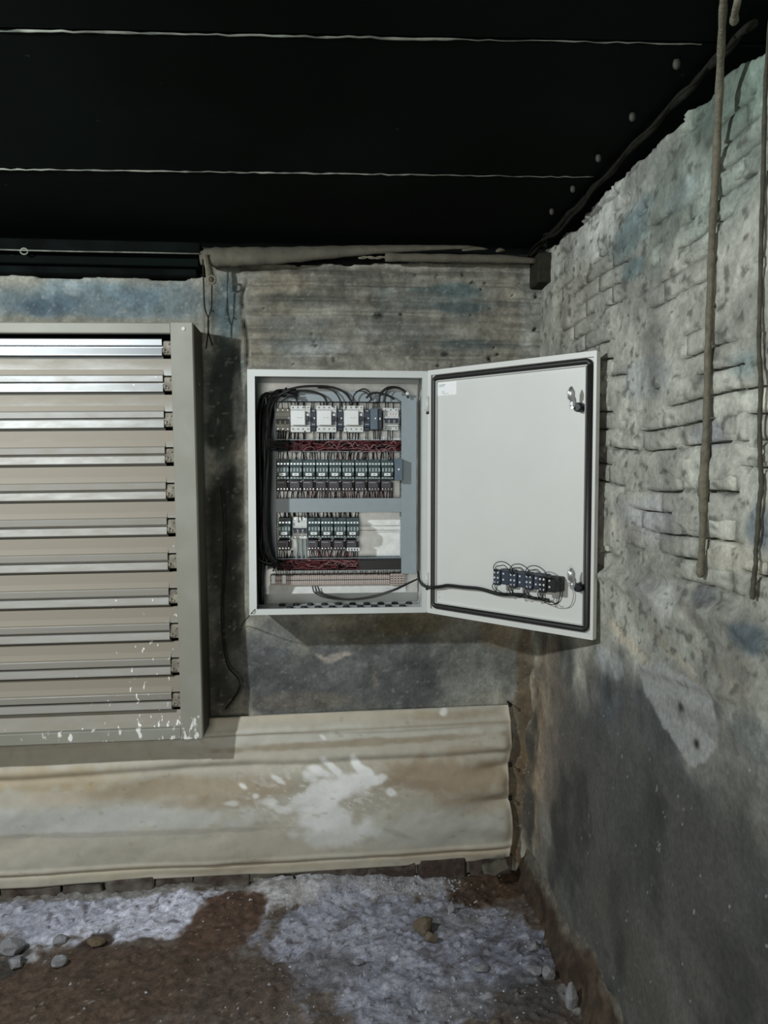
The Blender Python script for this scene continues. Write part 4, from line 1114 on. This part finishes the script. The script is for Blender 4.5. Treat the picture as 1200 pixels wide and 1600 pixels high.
# terminal strip: tray, terminals, end blocks
x0, x1, z0, z1 = rect(420, 634, 914, 926, 2.640)
m = MB(); m.add([(x0, 2.648, z1), (x1, 2.648, z1), (x1, 2.632, z0), (x0, 2.632, z0), (x0, 2.650, z1), (x1, 2.650, z1), (x1, 2.634, z0 - .002), (x0, 2.634, z0 - .002)], [(0, 1, 2, 3), (4, 7, 6, 5), (0, 4, 5, 1), (3, 2, 6, 7), (0, 3, 7, 4), (1, 5, 6, 2)])
m.build('terminal_tray', 'galv', cab)
def terminals():
    x0, x1, z0, z1 = rect(422, 609, 897, 914, 2.635)
    n = 58; wd = (x1 - x0) / n; m = MB()
    for i in range(n):
        a = x0 + i * wd
        m.box(a, a + wd * .86, 2.636, 2.688, z0, z1 - .004, 0.0005); m.box(a, a + wd * .86, 2.630, 2.640, z0 + (z1 - z0) * .52, z1 - (z1 - z0) * .16, .0005)
        m.box(a, a + wd * .86, 2.630, 2.640, z0 + (z1 - z0) * .06, z0 + (z1 - z0) * .42, .0005)
    o = m.build('terminal_block', 'terminal', cab); o['kind'] = 'stuff'
    m = MB(); m.box(x0, x1, 2.6315, 2.634, z0 + (z1 - z0) * .455, z0 + (z1 - z0) * .485); m.build('marker_strip', 'ink', cab)
    m = MB()
    for i in range(n):
        a = x0 + i * wd + wd * .43
        for zz in (.2, .66): m.cyl((a, 2.6302, z0 + (z1 - z0) * zz), (a, 2.629, z0 + (z1 - z0) * zz), .0008, 5)
    o = m.build('terminal_screws', 'darkcable', cab); o['kind'] = 'stuff'
    for (a, b_) in ((424, 430), (441, 447)):
        c = rect(a, b_, 899, 912, 2.626); MB().box(c[0], c[1], 2.626, 2.66, c[2], c[3], .001).build('end_clamp', 'label', cab)
    c = rect(610, 634, 897, 914, 2.630)
    m = MB(); wd = (c[1] - c[0]) / 5
    for i in range(5):
        m.box(c[0] + i * wd, c[0] + (i + .9) * wd, 2.630, 2.688, c[2], c[3], .0008)
        for j in range(4): m.box(c[0] + (i + .25) * wd, c[0] + (i + .65) * wd, 2.6288, 2.631, c[2] + (c[3] - c[2]) * (.12 + j * .22), c[2] + (c[3] - c[2]) * (.20 + j * .22), mi=1)
    m.build('power_terminal', ['terminal', 'darkcable'], cab)
terminals()
# cable entry grommets in the bottom
for i in range(10):
    for j in range(2):
        px = 441 + i * 22 + (12 if j else 0)
        if px > 640: continue
        yy = 2.655 - j * .055
        p = onY(px, 938, yy)
        z = BZ0 + .004
        m = MB(); m.tube([(p[0], yy, z), (p[0], yy, z + .006), (p[0], yy, z + .0061)], [.0125, .0115, .007], 12)
        m.build('grommet', 'grommet', cab)

# --- components: each breaker, contactor, relay is a thing on its rail
def place(px0, px1, py0, py1, depth):
    Yf = PL - depth
    x0, x1, z0, z1 = rect(px0, px1, py0, py1, Yf)
    return (x0, PL - .001, z0), x1 - x0, z1 - z0
def screws(m, xs, zs, y, r=.0022, mi=0):
    for x in xs:
        for z in zs: m.cyl((x, y, z), (x, y - .0012, z), r, 7, mi)
    return m
def mcb(loc, w_, h_, d, label, cat='breaker', body='breaker', group=None, red=False):
    r = empty('circuit_breaker', loc, label, cat, group)
    m = MB(); m.box(0, w_, -d * .72, 0, 0, h_, .0012); m.box(0, w_, -d * .86, -d * .7, h_ * .17, h_ * .82, .0015); m.box(0, w_, -d, -d * .84, h_ * .27, h_ * .60, .0015)
    for k in (1, 2): m.box(w_ * k / 3 - .0003, w_ * k / 3 + .0003, -d * 1.004, -d * .7, h_ * .27, h_ * .6, mi=1)
    m.build('housing', [body, 'ink'], r, local=True)
    s = MB(); screws(s, [w_ * (k + .5) / 3 for k in range(3)], [h_ * .09, h_ * .91], -d * .72, .0024)
    s.build('terminal_screws', 'screw' if not red else 'ink', r, local=True)
    MB().box(w_ * .03, w_ * .97, -d * 1.01, -d * .98, h_ * .44, h_ * .52).build('toggle_slot', 'navy', r, local=True)
    for k in range(3):
        MB().box(w_ * (k + .22) / 3, w_ * (k + .78) / 3, -d * 1.14, -d * .98, h_ * .30, h_ * .45, .0012).build('toggle', 'black' if body == 'grey_plastic' else 'navy', r, local=True)
    if red:
        t = MB()
        for k in range(3): t.box(w_ * (.46 + k * .17), w_ * (.49 + k * .17), -d * .866, -d * .86, h_ * .66, h_ * .76)
        t.build('red_mark', 'red', r, local=True)
    return r
def mccb(loc, w_, h_, d, label):
    r = empty('moulded_case_breaker', loc, label, 'breaker', 'large breakers in the top row')
    m = MB(); m.box(0, w_, -d * .70, 0, 0, h_, .0015); m.box(.0005, w_ - .0005, -d * .80, -d * .68, h_ * .0, h_ * .22, .001); m.box(.0005, w_ - .0005, -d * .80, -d * .68, h_ * .84, h_, .001)
    m.box(0.0002, w_ - .0002, -d * .86, -d * .66, h_ * .235, h_ * .83, .0012)
    m.build('housing', 'breaker', r, local=True)
    MB().box(w_ * .12, w_ * .74, -d, -d * .85, h_ * .26, h_ * .80, .0012).build('cover', 'breaker_cover', r, local=True)
    MB().box(w_ * .77, w_ * .95, -d * .875, -d * .855, h_ * .27, h_ * .74).build('toggle_slot', 'ink', r, local=True)
    MB().box(w_ * .79, w_ * .93, -d * 1.12, -d * .87, h_ * .42, h_ * .58, .001).build('toggle', 'navy', r, local=True)
    MB().box(w_ * .79, w_ * .93, -d * .90, -d * .87, h_ * .60, h_ * .70, .001).build('toggle_plate', 'breaker_cover', r, local=True)
    s = MB(); screws(s, [w_ * (k + .5) / 4 for k in range(4)], [h_ * .12, h_ * .92], -d * .80, .0026)
    s.build('terminal_holes', 'ink', r, local=True)
    t = MB(); t.box(w_ * .34, w_ * .44, -d * 1.006, -d, h_ * .52, h_ * .54); t.box(w_ * .50, w_ * .58, -d * 1.006, -d, h_ * .52, h_ * .545)
    t.build('print', 'window', r, local=True)
    return r
def module(loc, w_, h_, d, label, body='navy'):
    r = empty('shunt_module', loc, label, 'module')
    m = MB(); m.box(0, w_, -d * .8, 0, 0, h_, .0012); m.box(0.0004, w_ - .0004, -d, -d * .78, h_ * .14, h_ * .86, .0012); m.box(w_ * .1, w_ * .9, -d * .9, -d * .78, h_ * .0, h_ * .12, .0006)
    m.build('housing', body, r, local=True)
    MB().cyl((w_ * .68, -d, h_ * .56), (w_ * .68, -d - .002, h_ * .56), .0024, 8).build('button', 'screw', r, local=True)
    s = MB(); s.box(w_ * .25, w_ * .75, -d * .82, -d * .795, h_ * .89, h_ * .95); s.box(w_ * .2, w_ * .8, -d * 1.01, -d, h_ * .25, h_ * .29); s.build('print', 'window', r, local=True)
    return r
def row1():
    loc, w_, h_ = place(430, 453, 637, 673, .066)
    mcb(loc, w_, h_, .066, 'grey three pole breaker with black toggles at the top row left end', body='grey_plastic')
    for (a, b_), lab in zip(((453.5, 485), (494.5, 526), (537, 568.5)), ('leftmost large white breaker, beside the grey three pole one', 'middle large white breaker of the top row', 'rightmost large white breaker, left of the slate blue relay')):
        loc, w_, h_ = place(a, b_, 633, 675, .078); mccb(loc, w_, h_, .078, lab)
    for (a, b_), lab in zip(((485.3, 494), (526.8, 536.5), (568.8, 578.3)), ('narrow navy module between the first and second large white breakers', 'narrow navy module between the second and third large white breakers', 'narrow navy module between the third large breaker and the relay')):
        loc, w_, h_ = place(a, b_, 639, 672, .070); module(loc, w_, h_, .070, lab)
    loc, w_, h_ = place(578.8, 597, 638, 671, .085)
    r = empty('control_relay', loc, 'slate blue control relay between the last navy module and the white three pole breaker', 'relay')
    MB().box(0, w_ * .64, -.085, 0, 0, h_, .0015).build('housing', 'slate', r, local=True)
    MB().box(w_ * .645, w_, -.078, 0, 0, h_, .0015).build('side_block', 'navy', r, local=True)
    MB().cyl((w_ * .42, -.085, h_ * .52), (w_ * .42, -.088, h_ * .52), .003, 8).build('button', 'screw', r, local=True)
    MB().box(w_ * .78, w_ * .88, -.0795, -.078, h_ * .46, h_ * .56).build('indicator', 'screw', r, local=True)
    loc, w_, h_ = place(599, 623.5, 636.5, 672, .066)
    mcb(loc, w_, h_, .066, 'white three pole breaker with small red marks at the top row right end', red=True)
row1()
# contactor prototype and its overload relay
def contactor(loc, w_, h_, d, label, group):
    r = empty('contactor', loc, label, 'contactor', group)
    m = MB(); m.box(0, w_, -d * .62, 0, 0, h_, .0012); m.box(.0005, w_ - .0005, -d * .8, -d * .6, h_ * .12, h_ * .86, .0015); m.box(w_ * .04, w_ * .96, -d, -d * .78, h_ * .20, h_ * .66, .002)
    m.build('housing', 'teal', r, local=True)
    MB().box(w_ * .01, w_ * .99, -d * .84, -d * .78, h_ * .70, h_ * .86, .001).build('upper_tier', 'teal_tier', r, local=True)
    MB().box(w_ * .01, w_ * .99, -d * .86, -d * .78, h_ * .03, h_ * .15, .001).build('lower_tier', 'teal_tier', r, local=True)
    s = MB(); screws(s, [w_ * (k + .55) / 4 for k in range(4)], [h_ * .78], -d * .84, .0030); screws(s, [w_ * (k + .55) / 4 for k in range(4)], [h_ * .10], -d * .86, .0016)
    s.build('terminal_screws', 'screw', r, local=True)
    s = MB()
    for k in range(4): s.box(w_ * (k + .22) / 4, w_ * (k + .80) / 4, -d * 1.02, -d * .99, h_ * .40, h_ * .58, .0006)
    s.build('contact_windows', 'window', r, local=True)
    lb = MB().box(w_ * .22, w_ * .72, -d * 1.03, -d * .99, h_ * .20, h_ * .335, .0004).build('label_plate', 'label', r, local=True)
    MB().box(w_ * .38, w_ * .56, -d * 1.034, -d * 1.03, h_ * .25, h_ * .285).build('print', 'ink', lb, local=True)
    return r
def overload(loc, w_, h_, d, label, group):
    r = empty('overload_relay', loc, label, 'relay', group)
    m = MB(); m.box(0, w_ * .94, -d * .78, 0, 0, h_ * .42, .001); m.box(0, w_ * .80, -d, 0, h_ * .30, h_, .0015); m.box(w_ * .78, w_ * .97, -d * .7, 0, h_ * .3, h_ * .8, .001)
    m.build('housing', 'relay', r, local=True)
    s = MB(); screws(s, [w_ * (k + .5) / 4 * .95 for k in range(4)], [h_ * .22], -d * .78, .0026); s.build('terminal_screws', 'screw', r, local=True)
    MB().box(w_ * .08, w_ * .6, -d * 1.01, -d, h_ * .78, h_ * .83).build('print', 'window', r, local=True)
    MB().cyl((w_ * .88, -d * .7, h_ * .88), (w_ * .88, -d * .74, h_ * .88), .0018, 6).build('reset_button', 'screw', r, local=True)
    return r
ORD = ['first', 'second', 'third', 'fourth', 'fifth', 'sixth', 'seventh', 'eighth', 'ninth']
def rows23():
    P_ = 20.5; D = .088
    gc, go = 'contactors in the middle row', 'overload relays in the middle row'
    loc, w_, h_ = place(432, 432 + P_, 717.5, 750, D)
    c0 = contactor(loc, w_ * .97, h_, D, 'x', gc)
    lo_, w2, h2 = place(432, 432 + P_, 750.5, 768, .075)
    o0 = overload(lo_, w2 * .97, h2, .075, 'x', go)
    def put(src, pl, label, group, first):
        o = src if first else copy_tree(src)
        o.location = pl; o['label'] = label; o['group'] = group
    for k in range(9):
        a = 432 + k * P_
        put(c0, place(a, a + P_, 717.5, 750, D)[0], ORD[k] + ' dark contactor from the left in the cabinet middle row', gc, k == 0)
        put(o0, place(a, a + P_, 750.5, 768, .075)[0], ORD[k] + ' dusty overload relay from the left under the middle row contactors', go, k == 0)
    gc, go = 'contactors in the bottom row', 'overload relays in the bottom row'
    for a, lab in ((434.5, 'dark contactor at the bottom row left end, left of the white breaker'), (481, 'dark contactor just right of the bottom row white breaker'), (501.3, 'second dark contactor right of the bottom row white breaker'), (521.5, 'third dark contactor right of the bottom row white breaker'), (541.7, 'dark contactor at the bottom row right end beside the bare plate')):
        put(c0, place(a, a + P_, 814, 842, D)[0], lab, gc, False)
        put(o0, place(a, a + P_, 842.5, 861, .075)[0], lab.replace('dark contactor', 'overload relay under the contactor'), go, False)
    # white breaker of the bottom row, with flat grey leads
    loc, w_, h_ = place(457, 480, 808, 843, .066)
    mcb(loc, w_, h_, .066, 'white three pole breaker in the bottom row with flat grey leads')
    for k, nm in enumerate(('left', 'middle', 'right')):
        px = 465 + k * 6.6
        pts = [Vector(q(px - 1.5 + (1 if k else 0), 842, 2.632)), Vector(q(px, 855, 2.628)), Vector(q(px + (-1.5 if k == 0 else .6), 872, 2.632)), Vector(q(px, 878, 2.655))]
        tag(set_origin(MB().tube(spline(pts, 4), .0055, 8, flat=.5).build('lead', 'window')), nm + ' flat pale grey lead below the bottom row white breaker', 'lead')
    # dark side block at the end of the middle row
    loc, w_, h_ = place(617, 629, 717, 751, .100)
    r = empty('end_relay', loc, 'slate grey relay block at the middle row right end against the duct', 'relay')
    MB().box(0, w_, -.100, 0, 0, h_, .0015).build('housing', 'slate', r, local=True)
    MB().cyl((w_ * .5, -.100, h_ * .52), (w_ * .5, -.103, h_ * .52), .0035, 8).build('button', 'screw', r, local=True)
    # white marker strip on the last overload relay
    x0, x1, z0, z1 = rect(542, 562, 856, 861, 2.602)
    m = MB(); m.box(x0, x1, 2.602, 2.614, z0, z1, .0006)
    for k in range(4): m.box(x0 + (x1 - x0) * (.10 + k * .22), x0 + (x1 - x0) * (.22 + k * .22), 2.6012, 2.6025, z0 + .002, z1 - .002, mi=1)
    tag(set_origin(m.build('marker_strip', ['label', 'ink'])), 'white marker strip on the last overload relay of the bottom row', 'marker')
rows23()

# --- wires inside the cabinet (kept as parts of the cabinet where nobody could count them)
def rand_wires(n, px0, px1, py0, py1, Y0, Y1, r_, seed, segs=4):
    rr = random.Random(seed); m = MB()
    for _ in range(n):
        a = rr.uniform(px0, px1 - 10); b_ = min(px1, a + rr.uniform(15, 80)); pts = []
        y = rr.uniform(py0, py1)
        for i in range(segs + 1):
            t = i / segs
            pts.append(q(a + (b_ - a) * t, min(py1, max(py0, y + rr.uniform(-6, 6))), rr.uniform(Y0, Y1)))
        m.tube(spline(pts, 3), r_ * rr.uniform(.7, 1.2), 5)
    return m
def stuff(o): o['kind'] = 'stuff'; return o
stuff(rand_wires(85, 440, 627, 689, 704, 2.618, 2.655, .0016, 1).build('wire_bundle', 'maroon', cab))
stuff(rand_wires(55, 425, 627, 689, 704, 2.625, 2.67, .0019, 2).build('wire_bundle', 'cable', cab))
stuff(rand_wires(14, 470, 620, 689, 706, 2.612, 2.622, .0011, 3).build('wire_bundle', 'pinkwire', cab))
stuff(rand_wires(60, 425, 562, 875, 889, 2.618, 2.655, .0016, 4).build('wire_bundle', 'maroon', cab))
stuff(rand_wires(60, 420, 562, 875, 890, 2.625, 2.67, .0019, 5).build('wire_bundle', 'cable', cab))
stuff(rand_wires(8, 470, 560, 876, 888, 2.612, 2.62, .0010, 6).build('wire_bundle', 'pinkwire', cab))
def tails(px0, px1, py0, py1, n, r_, seed, slant=3, material='cable', Y0=2.625, Y1=2.665):
    rr = random.Random(seed); m = MB()
    for i in range(n):
        px = px0 + (px1 - px0) * (i + rr.uniform(.1, .9)) / n
        s = rr.uniform(-slant, slant)
        m.tube(spline([q(px + s, py0, rr.uniform(Y0, Y1)), q(px + s * .3, (py0 + py1) / 2, rr.uniform(Y0, Y1)), q(px, py1, rr.uniform(Y0, Y1))], 2), r_ * rr.uniform(.8, 1.2), 5)
    return stuff(m.build('wire_tails', material, cab))
tails(433, 616, 705, 719, 44, .0019, 11); tails(520, 616, 705, 719, 8, .0017, 12, material='maroon')
tails(433, 616, 766, 780, 40, .0019, 13); tails(470, 616, 766, 780, 26, .0017, 14, material='maroon')
tails(436, 560, 799, 816, 30, .0021, 15); tails(436, 458, 860, 874, 7, .0019, 16); tails(482, 560, 860, 874, 12, .0019, 17); tails(482, 560, 860, 874, 18, .0017, 18, material='maroon')
tails(432, 455, 672, 690, 7, .0030, 19); tails(456, 480, 673, 690, 5, .0024, 20, 2); tails(498, 524, 674, 690, 6, .0024, 21, 2); tails(540, 560, 674, 690, 5, .0024, 22, 2)
tails(486, 494, 671, 690, 2, .0014, 23, 1); tails(528, 536, 671, 690, 2, .0014, 24, 1); tails(570, 577, 671, 690, 2, .0014, 25, 1); tails(582, 596, 669, 690, 5, .0016, 26, 2); tails(603, 617, 671, 690, 3, .0016, 27, 1)
tails(440, 462, 624, 639, 3, .0016, 28); tails(458, 480, 622, 636, 4, .0022, 29); tails(498, 520, 622, 636, 4, .0022, 30); tails(540, 562, 622, 636, 5, .0022, 31, 1)
tails(487, 493, 622, 640, 2, .0013, 32, 1); tails(529, 535, 622, 640, 2, .0013, 33, 1); tails(571, 576, 628, 640, 2, .0013, 34, 1); tails(581, 595, 626, 640, 6, .0013, 35); tails(600, 617, 626, 638, 3, .0016, 36, 1)
tails(430, 640, 891, 898, 60, .0010, 37, 1)
def loom():
    rr = random.Random(9); m = MB()
    for k in range(26):
        x = rr.uniform(401, 420)
        pts = [(min(x + rr.uniform(22, 44), 452), 613 + rr.uniform(-4, 5)), (x + rr.uniform(7, 12), 621 + rr.uniform(-6, 6)), (x + 2, 645 + rr.uniform(-8, 8)), (x + rr.uniform(-2, 2), 680), (x + rr.uniform(-2, 2), 740), (x + rr.uniform(-2, 2), 800), (x + rr.uniform(-2, 3), 850), (x + rr.uniform(4, 8), 874 + rr.uniform(-4, 4)), (min(x + rr.uniform(18, 34), 446), 884 + rr.uniform(-4, 4))] if k % 3 else [(x + 8, 640), (x, 690), (x - 1, 760), (x - 1, 840), (x * .5 + 201, 900), (x * .5 + 202, 944)]  # every third strand runs on to the bottom, added to imitate dark shade
        m.tube(spline([q(a, b_, rr.uniform(2.615, 2.66)) for a, b_ in pts], 4), rr.uniform(.0030, .0048), 6)
    for k in range(16):
        j = rr.uniform(-6, 6)
        pts = [(452 + rr.uniform(-8, 14), 614 + rr.uniform(-8, 6)), (432 + j * .5, 618 + rr.uniform(-6, 6)), (420 + j * .6, 640 + rr.uniform(-8, 8)), (416 + j * .6, 680), (417 + j * .6, 720), (415 + j * .6, 770), (414 + j * .6, 820), (418 + j * .6, 860), (430 + rr.uniform(-6, 6), 880 + rr.uniform(-3, 5))]
        m.tube(spline([q(a, b_, rr.uniform(2.585, 2.625)) for a, b_ in pts], 4), rr.uniform(.0028, .0048), 6)
    for k in range(7):
        y = rr.uniform(690, 704)
        m.tube(spline([q(416 + rr.uniform(-4, 4), y - 22, 2.60), q(420, y - 6, 2.60), q(432, y, 2.615), q(452, y + rr.uniform(-3, 3), 2.63)], 4), .0035, 6)
    return stuff(m.build('wire_loom', 'cable', cab))
loom()
# black wires arching over the breakers: each one a thing
for i, (lab, pts, r_) in enumerate((
    ('thick black wire arching from the loom to the third large breaker', ((440, 612), (470, 604.5), (510, 604), (535, 611), (547, 624), (549, 634)), .0040),
    ('thick black wire arching from the loom to the second large breaker', ((438, 617), (462, 611), (488, 612), (505, 619), (512, 632)), .0038),
    ('black wire arching low from the loom to the first large breaker', ((444, 616), (455, 615), (462, 622), (466, 634)), .0032),
    ('black wire dropping from the arch to the second navy module', ((496, 606), (515, 608), (526, 616), (532, 628), (531, 639)), .0026),
    ('thin black loop left of the slate blue relay above the third breaker', ((550, 630), (554, 616), (566, 608), (576, 611), (580, 622), (576, 629)), .0024),
    ('thin black loop above the slate blue relay', ((556, 612), (566, 611), (575, 616), (581, 626)), .0018),
    ('thick black wire arching over the white three pole breaker to the duct corner', ((592, 628), (594, 616), (606, 606), (622, 606), (634, 613), (638, 622)), .0042),
    ('short black wire bridging from the relay toward the white three pole breaker', ((572, 622), (580, 615), (592, 614), (606, 618), (616, 624)), .0034),
    ('thin black wire rising beside the white three pole breaker', ((600, 628), (603, 612), (612, 607), (622, 606)), .0022),
    ('thin black wire on the top left above the grey three pole breaker', ((434, 637), (437, 630), (444, 624), (452, 620)), .0014),
)):
    m = MB(); m.tube(spline([q(a, b_, 2.607 - .003 * (i % 3)) for a, b_ in pts], 6), r_, 7)
    tag(set_origin(m.build('wire', 'cable')), lab, 'wire', 'black wires arching over the breakers')
p = Vector(q(636.5, 615, 2.600)); m = MB(); m.tube([p, p + Vector((.0015, -.004, 0)), p + Vector((.002, -.0055, 0))], [.007, .0065, .003], 10)
m.build('wire_clip', 'screw', cab)
# cable loop from the terminals to the door
m = MB()
for k in range(3):
    m.tube(spline([q(488 + k * 4, 916, 2.628), q(492 + k * 5, 926, 2.622), q(510 + k * 5, 934 - k, 2.615), q(545, 937.5 - k * .8, 2.605), q(580, 934 - k * 1.2, 2.595), q(615, 923 - k * 1.0, 2.570), q(640, 911 - k * .6, 2.53), q(655, 903.5, 2.500)], 6), .0022, 6)
tag(set_origin(m.build('cable_loop', 'cable')), 'three thin black cables looping from the terminals to the hinge side', 'cable')
# thin cable leaving the lower left corner of the cabinet
m = MB(); m.tube(spline([q(405, 947, 2.52), q(399, 952, 2.505), q(393, 958, 2.500), q(386, 966, 2.56), q(379, 974, 2.69), q(375, 985, 2.70)], 5), .0016, 6)
tag(set_origin(m.build('wire', 'cable')), 'thin black wire leaving the lower left corner of the cabinet', 'wire')

# --- the door
HX, HY = BX1 + .004, BY - .004
FX, FY = .7515, 2.050
DA = math.atan2(FY - HY, FX - HX); DW = math.hypot(FX - HX, FY - HY)
cd, sd_ = math.cos(DA), math.sin(DA)
def D(u, wv, z): return (HX + u * cd - wv * sd_, HY + u * sd_ + wv * cd, z)      # u along the door, wv into its outer side, z up
def dmap(m): m.v = [D(*p) for p in m.v]; return m
DZ0, DZ1 = BZ0 + .001, BZ1 + .001
def door_parts():
    m = MB()
    m.box(0, DW, .014, .016, DZ0, DZ1)                                    # skin
    for a, b_, c, d in ((0, DW, DZ1 - .0015, DZ1), (0, DW, DZ0, DZ0 + .0015), (0, .0015, DZ0, DZ1), (DW - .0015, DW, DZ0, DZ1)): m.box(a, b_, -.004, .016, c, d)
    rim = .016
    for a, b_, c, d in ((0, DW, DZ1 - rim, DZ1), (0, DW, DZ0, DZ0 + rim), (0, rim * .9, DZ0 + rim, DZ1 - rim), (DW - rim * .55, DW, DZ0 + rim, DZ1 - rim)): m.box(a, b_, -.0045, -.003, c, d)
    m.box(.001, DW - .001, .004, .014, DZ0 + .001, DZ1 - .001)
    door = dmap(m).build('door', 'enamel_door', cab)
    # gasket: black rubber cord in rounded rectangle
    i0, i1, j0, j1 = .024, DW - .021, DZ0 + .026, DZ1 - .026
    rc = .012; pts = []
    for cx, cz, a0 in ((i1 - rc, j1 - rc, 0), (i0 + rc, j1 - rc, 90), (i0 + rc, j0 + rc, 180), (i1 - rc, j0 + rc, 270)):
        for k in range(6):
            a = math.radians(a0 + k * 18); pts.append(D(cx + rc * math.cos(a), -.001, cz + rc * math.sin(a)))
    pts.append(pts[0])
    MB().tube(pts, .0080, 10, flat=1.0).build('gasket', 'rubber', door)
    m = MB()
    for a, b_, c, d in ((i0 + .011, i0 + .0125, j0 + .012, j1 - .012), (i1 - .0125, i1 - .011, j0 + .012, j1 - .012), (i0 + .012, i1 - .012, j1 - .0125, j1 - .011), (i0 + .012, i1 - .012, j0 + .011, j0 + .0125)): m.box(a, b_, -.006, .004, c, d)
    dmap(m).build('inner_lip', 'enamel', door)
    # sticker with faint print lines
    uu = lambda px, py: door_uv(px, py)
    a = uu(683, 607); b_ = uu(713, 607); t = uu(698, 597)[1]; bt = uu(698, 617.5)[1]
    m = MB(); m.box(a[0], b_[0], .0032, .0045, bt, t, mi=0)
    wd, ht = b_[0] - a[0], t - bt
    for (x0, x1, z0, z1) in ((.08, .42, .78, .84), (.08, .34, .68, .72), (.26, .36, .22, .25), (.26, .36, .30, .33), (.30, .60, .12, .15)): m.box(a[0] + wd * x0, a[0] + wd * x1, .0029, .0033, bt + ht * z0, bt + ht * z1, mi=1)
    o = dmap(m).build('sticker', ['label', 'window'], door); o['label'] = 'white printed sticker'
    # two quarter-turn latches
    for py in (628, 908):
        u_, z_ = uu(906, py)
        m = MB(); m.tube([(u_ + .004, .006, z_ - .016), (u_ + .004, -.018, z_ - .016), (u_ + .004, -.022, z_ - .016)], [.014, .013, .010], 14)
        dmap(m).build('latch_hub', 'black', door)
        m = MB(); m.tube([(u_ - .006, -.024, z_ - .020), (u_ - .006, -.024, z_ - .006), (u_ - .006, -.024, z_ + .004), (u_ - .006, -.034, z_ + .010), (u_ - .006, -.035, z_ + .026), (u_ - .006, -.035, z_ + .040)], [.008, .009, .0085, .010, .0105, .003], 10, flat=.3)
        m.tube([(u_ - .006, -.026, z_ - .017), (u_ - .006, -.030, z_ - .017)], .005, 8)
        dmap(m).build('latch_tongue', 'steel', door)
    # small bolt marks near the hinge at the bottom
    for py in (925, 933):
        u_, z_ = uu(686, py); m = MB(); m.cyl((u_, .004, z_), (u_, .001, z_), .0028, 8); dmap(m).build('stud', 'screw', door)
    return door
def door_uv(px, py, wv=.002):
    """measured pixel -> (u, z) on the door's inner face"""
    r_ = ray(px, py)
    n = np.array([-sd_, cd, 0.0]); o = np.array([HX, HY, 0]) + n * wv
    t = np.dot(n, o - _C) / np.dot(n, r_)
    p = _C + r_ * t
    return (float(np.dot(p - np.array([HX, HY, 0]), np.array([cd, sd_, 0]))), float(p[2]))
door = door_parts()
for py in (632, 906):
    z = onY(662, py, BY)[2]
    m = MB(); m.cyl((BX1 + .001, BY - .008, z - .024), (BX1 + .001, BY - .008, z + .026), .0062, 10)
    m.box(BX1 - .012, BX1, BY - .004, BY - .001, z - .018, z + .02, .001)
    h = m.build('hinge', 'enamel', cab)
    MB().cyl((BX1 + .001, BY - .008, z - .032), (BX1 + .001, BY - .008, z - .024), .0055, 10).build('hinge_pin', 'black', h)

# --- rotary switches on the door, seen from behind, with their wire loops
def switches():
    labs = ['leftmost black switch block on the cabinet door', 'second black switch block from the left on the cabinet door', 'third black switch block from the left on the cabinet door', 'rightmost black switch block on the cabinet door beside the latch']
    C0 = [(798.5, 900), (824, 904), (849, 907), (870, 911)]
    for k, ((px, py), lab) in enumerate(zip(C0, labs)):
        u_, z_ = door_uv(px, py)
        base = D(u_, .004, z_)
        r = empty('door_switch', base, lab, 'switch', 'switch blocks wired on the cabinet door', rotz=DA)
        m = MB(); m.box(-.027, .027, -.026, 0, -.022, .022, .004)
        m.box(-.024, .024, -.048, -.025, -.021, .021, .003)
        m.box(-.028, -.004, -.056, -.046, -.024, .024, .002)
        m.build('housing', 'navy' if k < 3 else 'black', r, local=True)
        m = MB()
        for x in (-.022, -.010): screws(m, [x], [-.015, -.001, .015], -.056, .0032)
        screws(m, [.004], [-.006, .012], -.048, .0030)
        m.build('terminal_screws', 'screw', r, local=True)
        if k < 3:
            W = .053
            for h, a0, a1 in ((.050, -.020, W - .004), (.040, -.012, W - .014)):
                pts = [(a0, -.058, .016), (a0 - .002, -.062, .032), (a0 + .010, -.060, h - .004), ((a0 + a1) / 2, -.058, h), (a1 - .008, -.060, h - .010), (a1, -.058, .020)]
                m = MB(); m.tube(spline([(a, b_, c - (.006 * (a / W) if a > 0 else 0)) for a, b_, c in pts], 6), .0013, 6); m.build('wire', 'cable', r, local=True)
        for x, dx in ((-.022, .006), (-.012, .014), (-.006, -.012)):
            pts = [(x, -.058, -.014), (x - .004, -.062, -.030), (x + dx, -.05, -.046), (x + dx + .012, -.030, -.054)]
            m = MB(); m.tube(spline(pts, 6), .0013, 6); m.build('wire', 'cable', r, local=True)
        if k == 3:
            for s in (0, .006):
                pts = [(-.010, -.050, .014), (.024, -.052, .018 + s), (.040 + s, -.05, -.004), (.032 + s, -.045, -.042), (.006, -.034, -.058), (-.03, -.020, -.058)]
                m = MB(); m.tube(spline(pts, 6), .0013, 6); m.build('wire', 'cable', r, local=True)
switches()
def harness():
    A = [(Vector(q(653, 893, 2.52)), .003), (Vector(q(656, 908, 2.498)), .0042), (Vector(q(662, 915, 2.485)), .0045)]
    for px, py, r_ in ((674, 918, .0055), (690, 916.5, .0058), (700, 915, .0058), (725, 917.5, .0056), (750, 920, .0055), (775, 927, .0058), (790, 929, .0056), (815, 929.5, .0052), (830, 934, .0048), (848, 936, .0042), (858, 937, .0030)):
        u_, z_ = door_uv(px, py, -.012); A.append((Vector(D(u_, -.012, z_)), r_))
    sp = spline([a for a, _ in A], 6); rr = np.interp(np.linspace(0, len(A) - 1, len(sp)), range(len(A)), [b_ for _, b_ in A])
    tag(set_origin(MB().tube(sp, list(rr), 8).build('cable_harness', 'cable')), 'black sleeved cable running from the hinge side across the door to the switches', 'cable')
harness()
